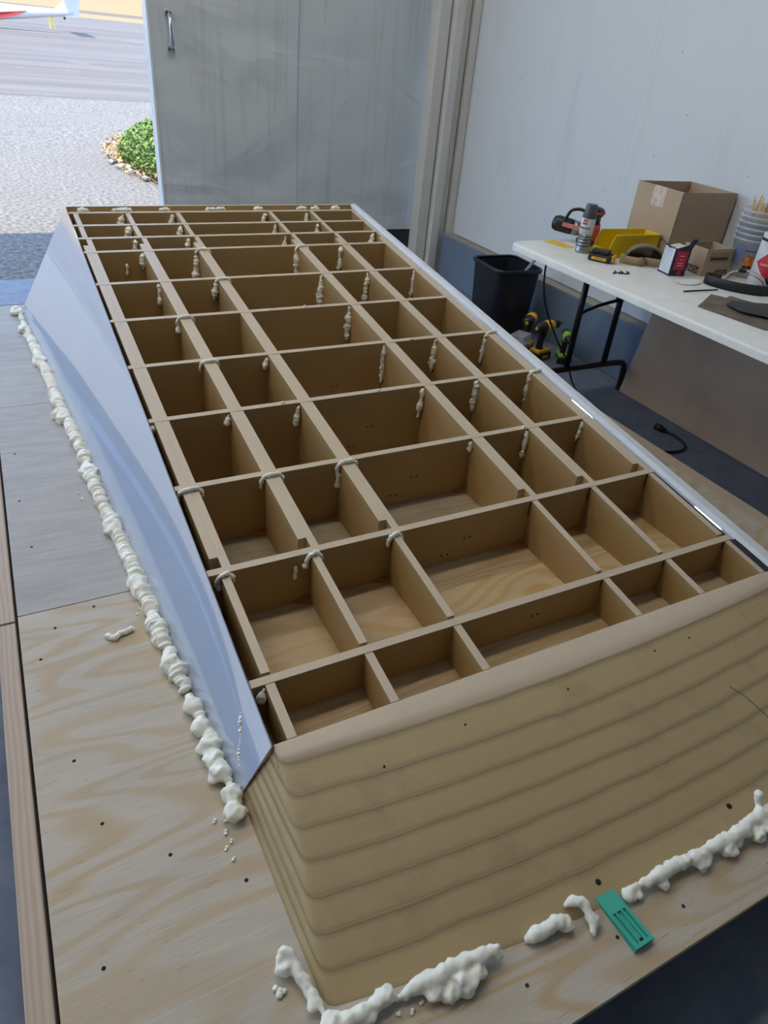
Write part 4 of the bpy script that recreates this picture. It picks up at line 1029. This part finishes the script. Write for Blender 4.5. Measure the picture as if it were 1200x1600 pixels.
for k in range(7):
    a0 = -.16 + k * .053; zc = .125
    q = []
    for da, z in ((-.03, zc), (.03, zc), (.02, zc + .018), (.0 + .015 * (k - 3) / 3, zc + .035 - .004 * abs(k - 3))):
        a = a0 + da; q.append(((r + .0014) * math.sin(a), -(r + .0014) * math.cos(a), z))
    b.faces.new([b.verts.new(p) for p in q])
obj('flame_mark', b, 'can_white', t, world=False)
# safety goggles with a black strap
t = tht('safety_goggles', 'clear safety goggles with a wide black strap', 'goggles', 2.765, 1.925, math.radians(-52))
b = NB(); ribbon(b, smooth_path([(.135, .0, 0), (.10, -.04, 0), (.03, -.058, 0), (-.05, -.05, 0), (-.115, -.02, 0), (-.135, .02, 0), (-.11, .045, 0), (-.07, .045, 0)], .012), lambda s: .043 - .004 * s, .0016); obj('strap', b, 'rubber', t, True, world=False)
b = NB(); bx(b, .118, .142, -.022, .004, .0, .052, .006); obj('buckle', b, 'black_plastic', t, world=False)
b = NB(); nn = 16; A = []
for j in range(5):
    s = j / 4; row = []
    for i in range(nn + 1):
        a = math.pi * i / nn; xx = .088 * math.cos(a) * (1 - .10 * s) + .025; zz_ = .006 + (.068 - .006 * s) * math.sin(a) ** .75
        row.append(b.verts.new((xx, .045 - .055 * s, zz_)))
    A.append(row)
for p, q in zip(A, A[1:]):
    for i in range(nn): b.faces.new((p[i], p[i + 1], q[i + 1], q[i]))
vz = obj('visor', b, 'clear_visor', t, True, world=False)
md = vz.modifiers.new('thick', 'SOLIDIFY'); md.thickness = .0022
b = NB(); ring = smooth_path([(.113 - .0, .045, .006), (.10, .046, .045), (.06, .046, .07), (.025, .046, .075), (-.01, .046, .07), (-.05, .046, .045), (-.063, .045, .006)], .01); tube(b, ring, .004, 8); obj('visor_rim', b, 'clear_plastic', t, True, world=False)
for x0, z0, m in ((.0, .074, 0), (.105, .05, 1.0)):
    b = NB(); bx(b, -.016, .016, -.010, .010, -.004, .006, .002); bmesh.ops.transform(b, matrix=T_((x0, .02, z0)) @ RY(m), verts=b.verts); obj('vent_cap', b, 'black_plastic', t, world=False)
# paper disc, drill bit, small clips, cloths
b = NB(); n = 24; vv = [b.verts.new(((2.605 + .062 * math.cos(2 * math.pi * k / n)) * KS, (2.05 + .040 * math.sin(2 * math.pi * k / n)) * KS, Z + .002 + .006 * max(0, math.cos(2 * math.pi * k / n)) ** 2)) for k in range(n)]; b.faces.new(vv)
o = obj('paper_disc', b, 'white_card'); md = o.modifiers.new('thick', 'SOLIDIFY'); md.thickness = .0012; tag(o, 'thin white paper disc in front of the navy carton', 'disc')
t = tht('drill_bit', 'long thin black drill bit lying on the white table', 'drill bit', 2.56, 1.937, math.radians(-4))
b = NB(); tube(b, [(-.095, 0, .0035), (.045, 0, .0035)], .0032, 8); obj('shank', b, 'black_metal', t, True, world=False)
b = NB(); tube(b, [(.045 + .005 * i, .0008 * (-1) ** i, .0035) for i in range(11)], [.0032 if i % 2 else .0022 for i in range(11)], 8); obj('flutes', b, 'black_metal', t, True, world=False)
for x, y, a, lab in ((2.350, 2.232, .3, 'left one of the small black clips near the table edge'), (2.378, 2.222, -.6, 'middle one of the small black clips near the table edge'), (2.405, 2.212, .1, 'right one of the small black clips near the table edge')):
    t = tht('spring_clip', lab, 'clip', x, y, a, 'small black clips')
    b = NB(); bx(b, -.016, .012, -.0035, .0035, 0, .006, .0015); obj('clip_jaw', b, 'black_plastic', t, world=False)
    b = NB(); tube(b, [(.008, 0, .006), (-.008, 0, .012)], .0025, 6); obj('clip_lever', b, 'black_plastic', t, True, world=False)
def cloth(name, pts, mat, z, label, seed):
    b_ = NB(); xs = [p[0] for p in pts]; ys_ = [p[1] for p in pts]
    vv_ = [b_.verts.new((x * KS, y * KS, z)) for x, y in pts]; b_.faces.new(vv_)
    bmesh.ops.triangulate(b_, faces=b_.faces); bmesh.ops.subdivide_edges(b_, edges=b_.edges, cuts=5, use_grid_fill=True)
    for v in b_.verts: v.co.z += .008 * abs(noise.noise(Vector((v.co.x * 9, v.co.y * 9, seed))))
    o_ = obj(name, b_, mat, None, True); m_ = o_.modifiers.new('thick', 'SOLIDIFY'); m_.thickness = .0015; m_.offset = 1
    tag(o_, label, 'cloth'); return o_
cloth('sanding_cloth', [(2.36, 1.775), (2.56, 1.885), (2.59, 1.83), (2.64, 1.85), (2.72, 1.55), (2.62, 1.35), (2.40, 1.50)], 'sand_cloth', Z + .0006, 'brown worn sanding cloth spread at the table edge', 2)
cloth('dark_cloth', [(2.48, 1.745), (2.55, 1.775), (2.80, 1.62), (2.80, 1.35), (2.62, 1.38), (2.46, 1.66)], 'dark_cloth', Z + .012, 'dark grey cloth lying on top of the brown one', 8)
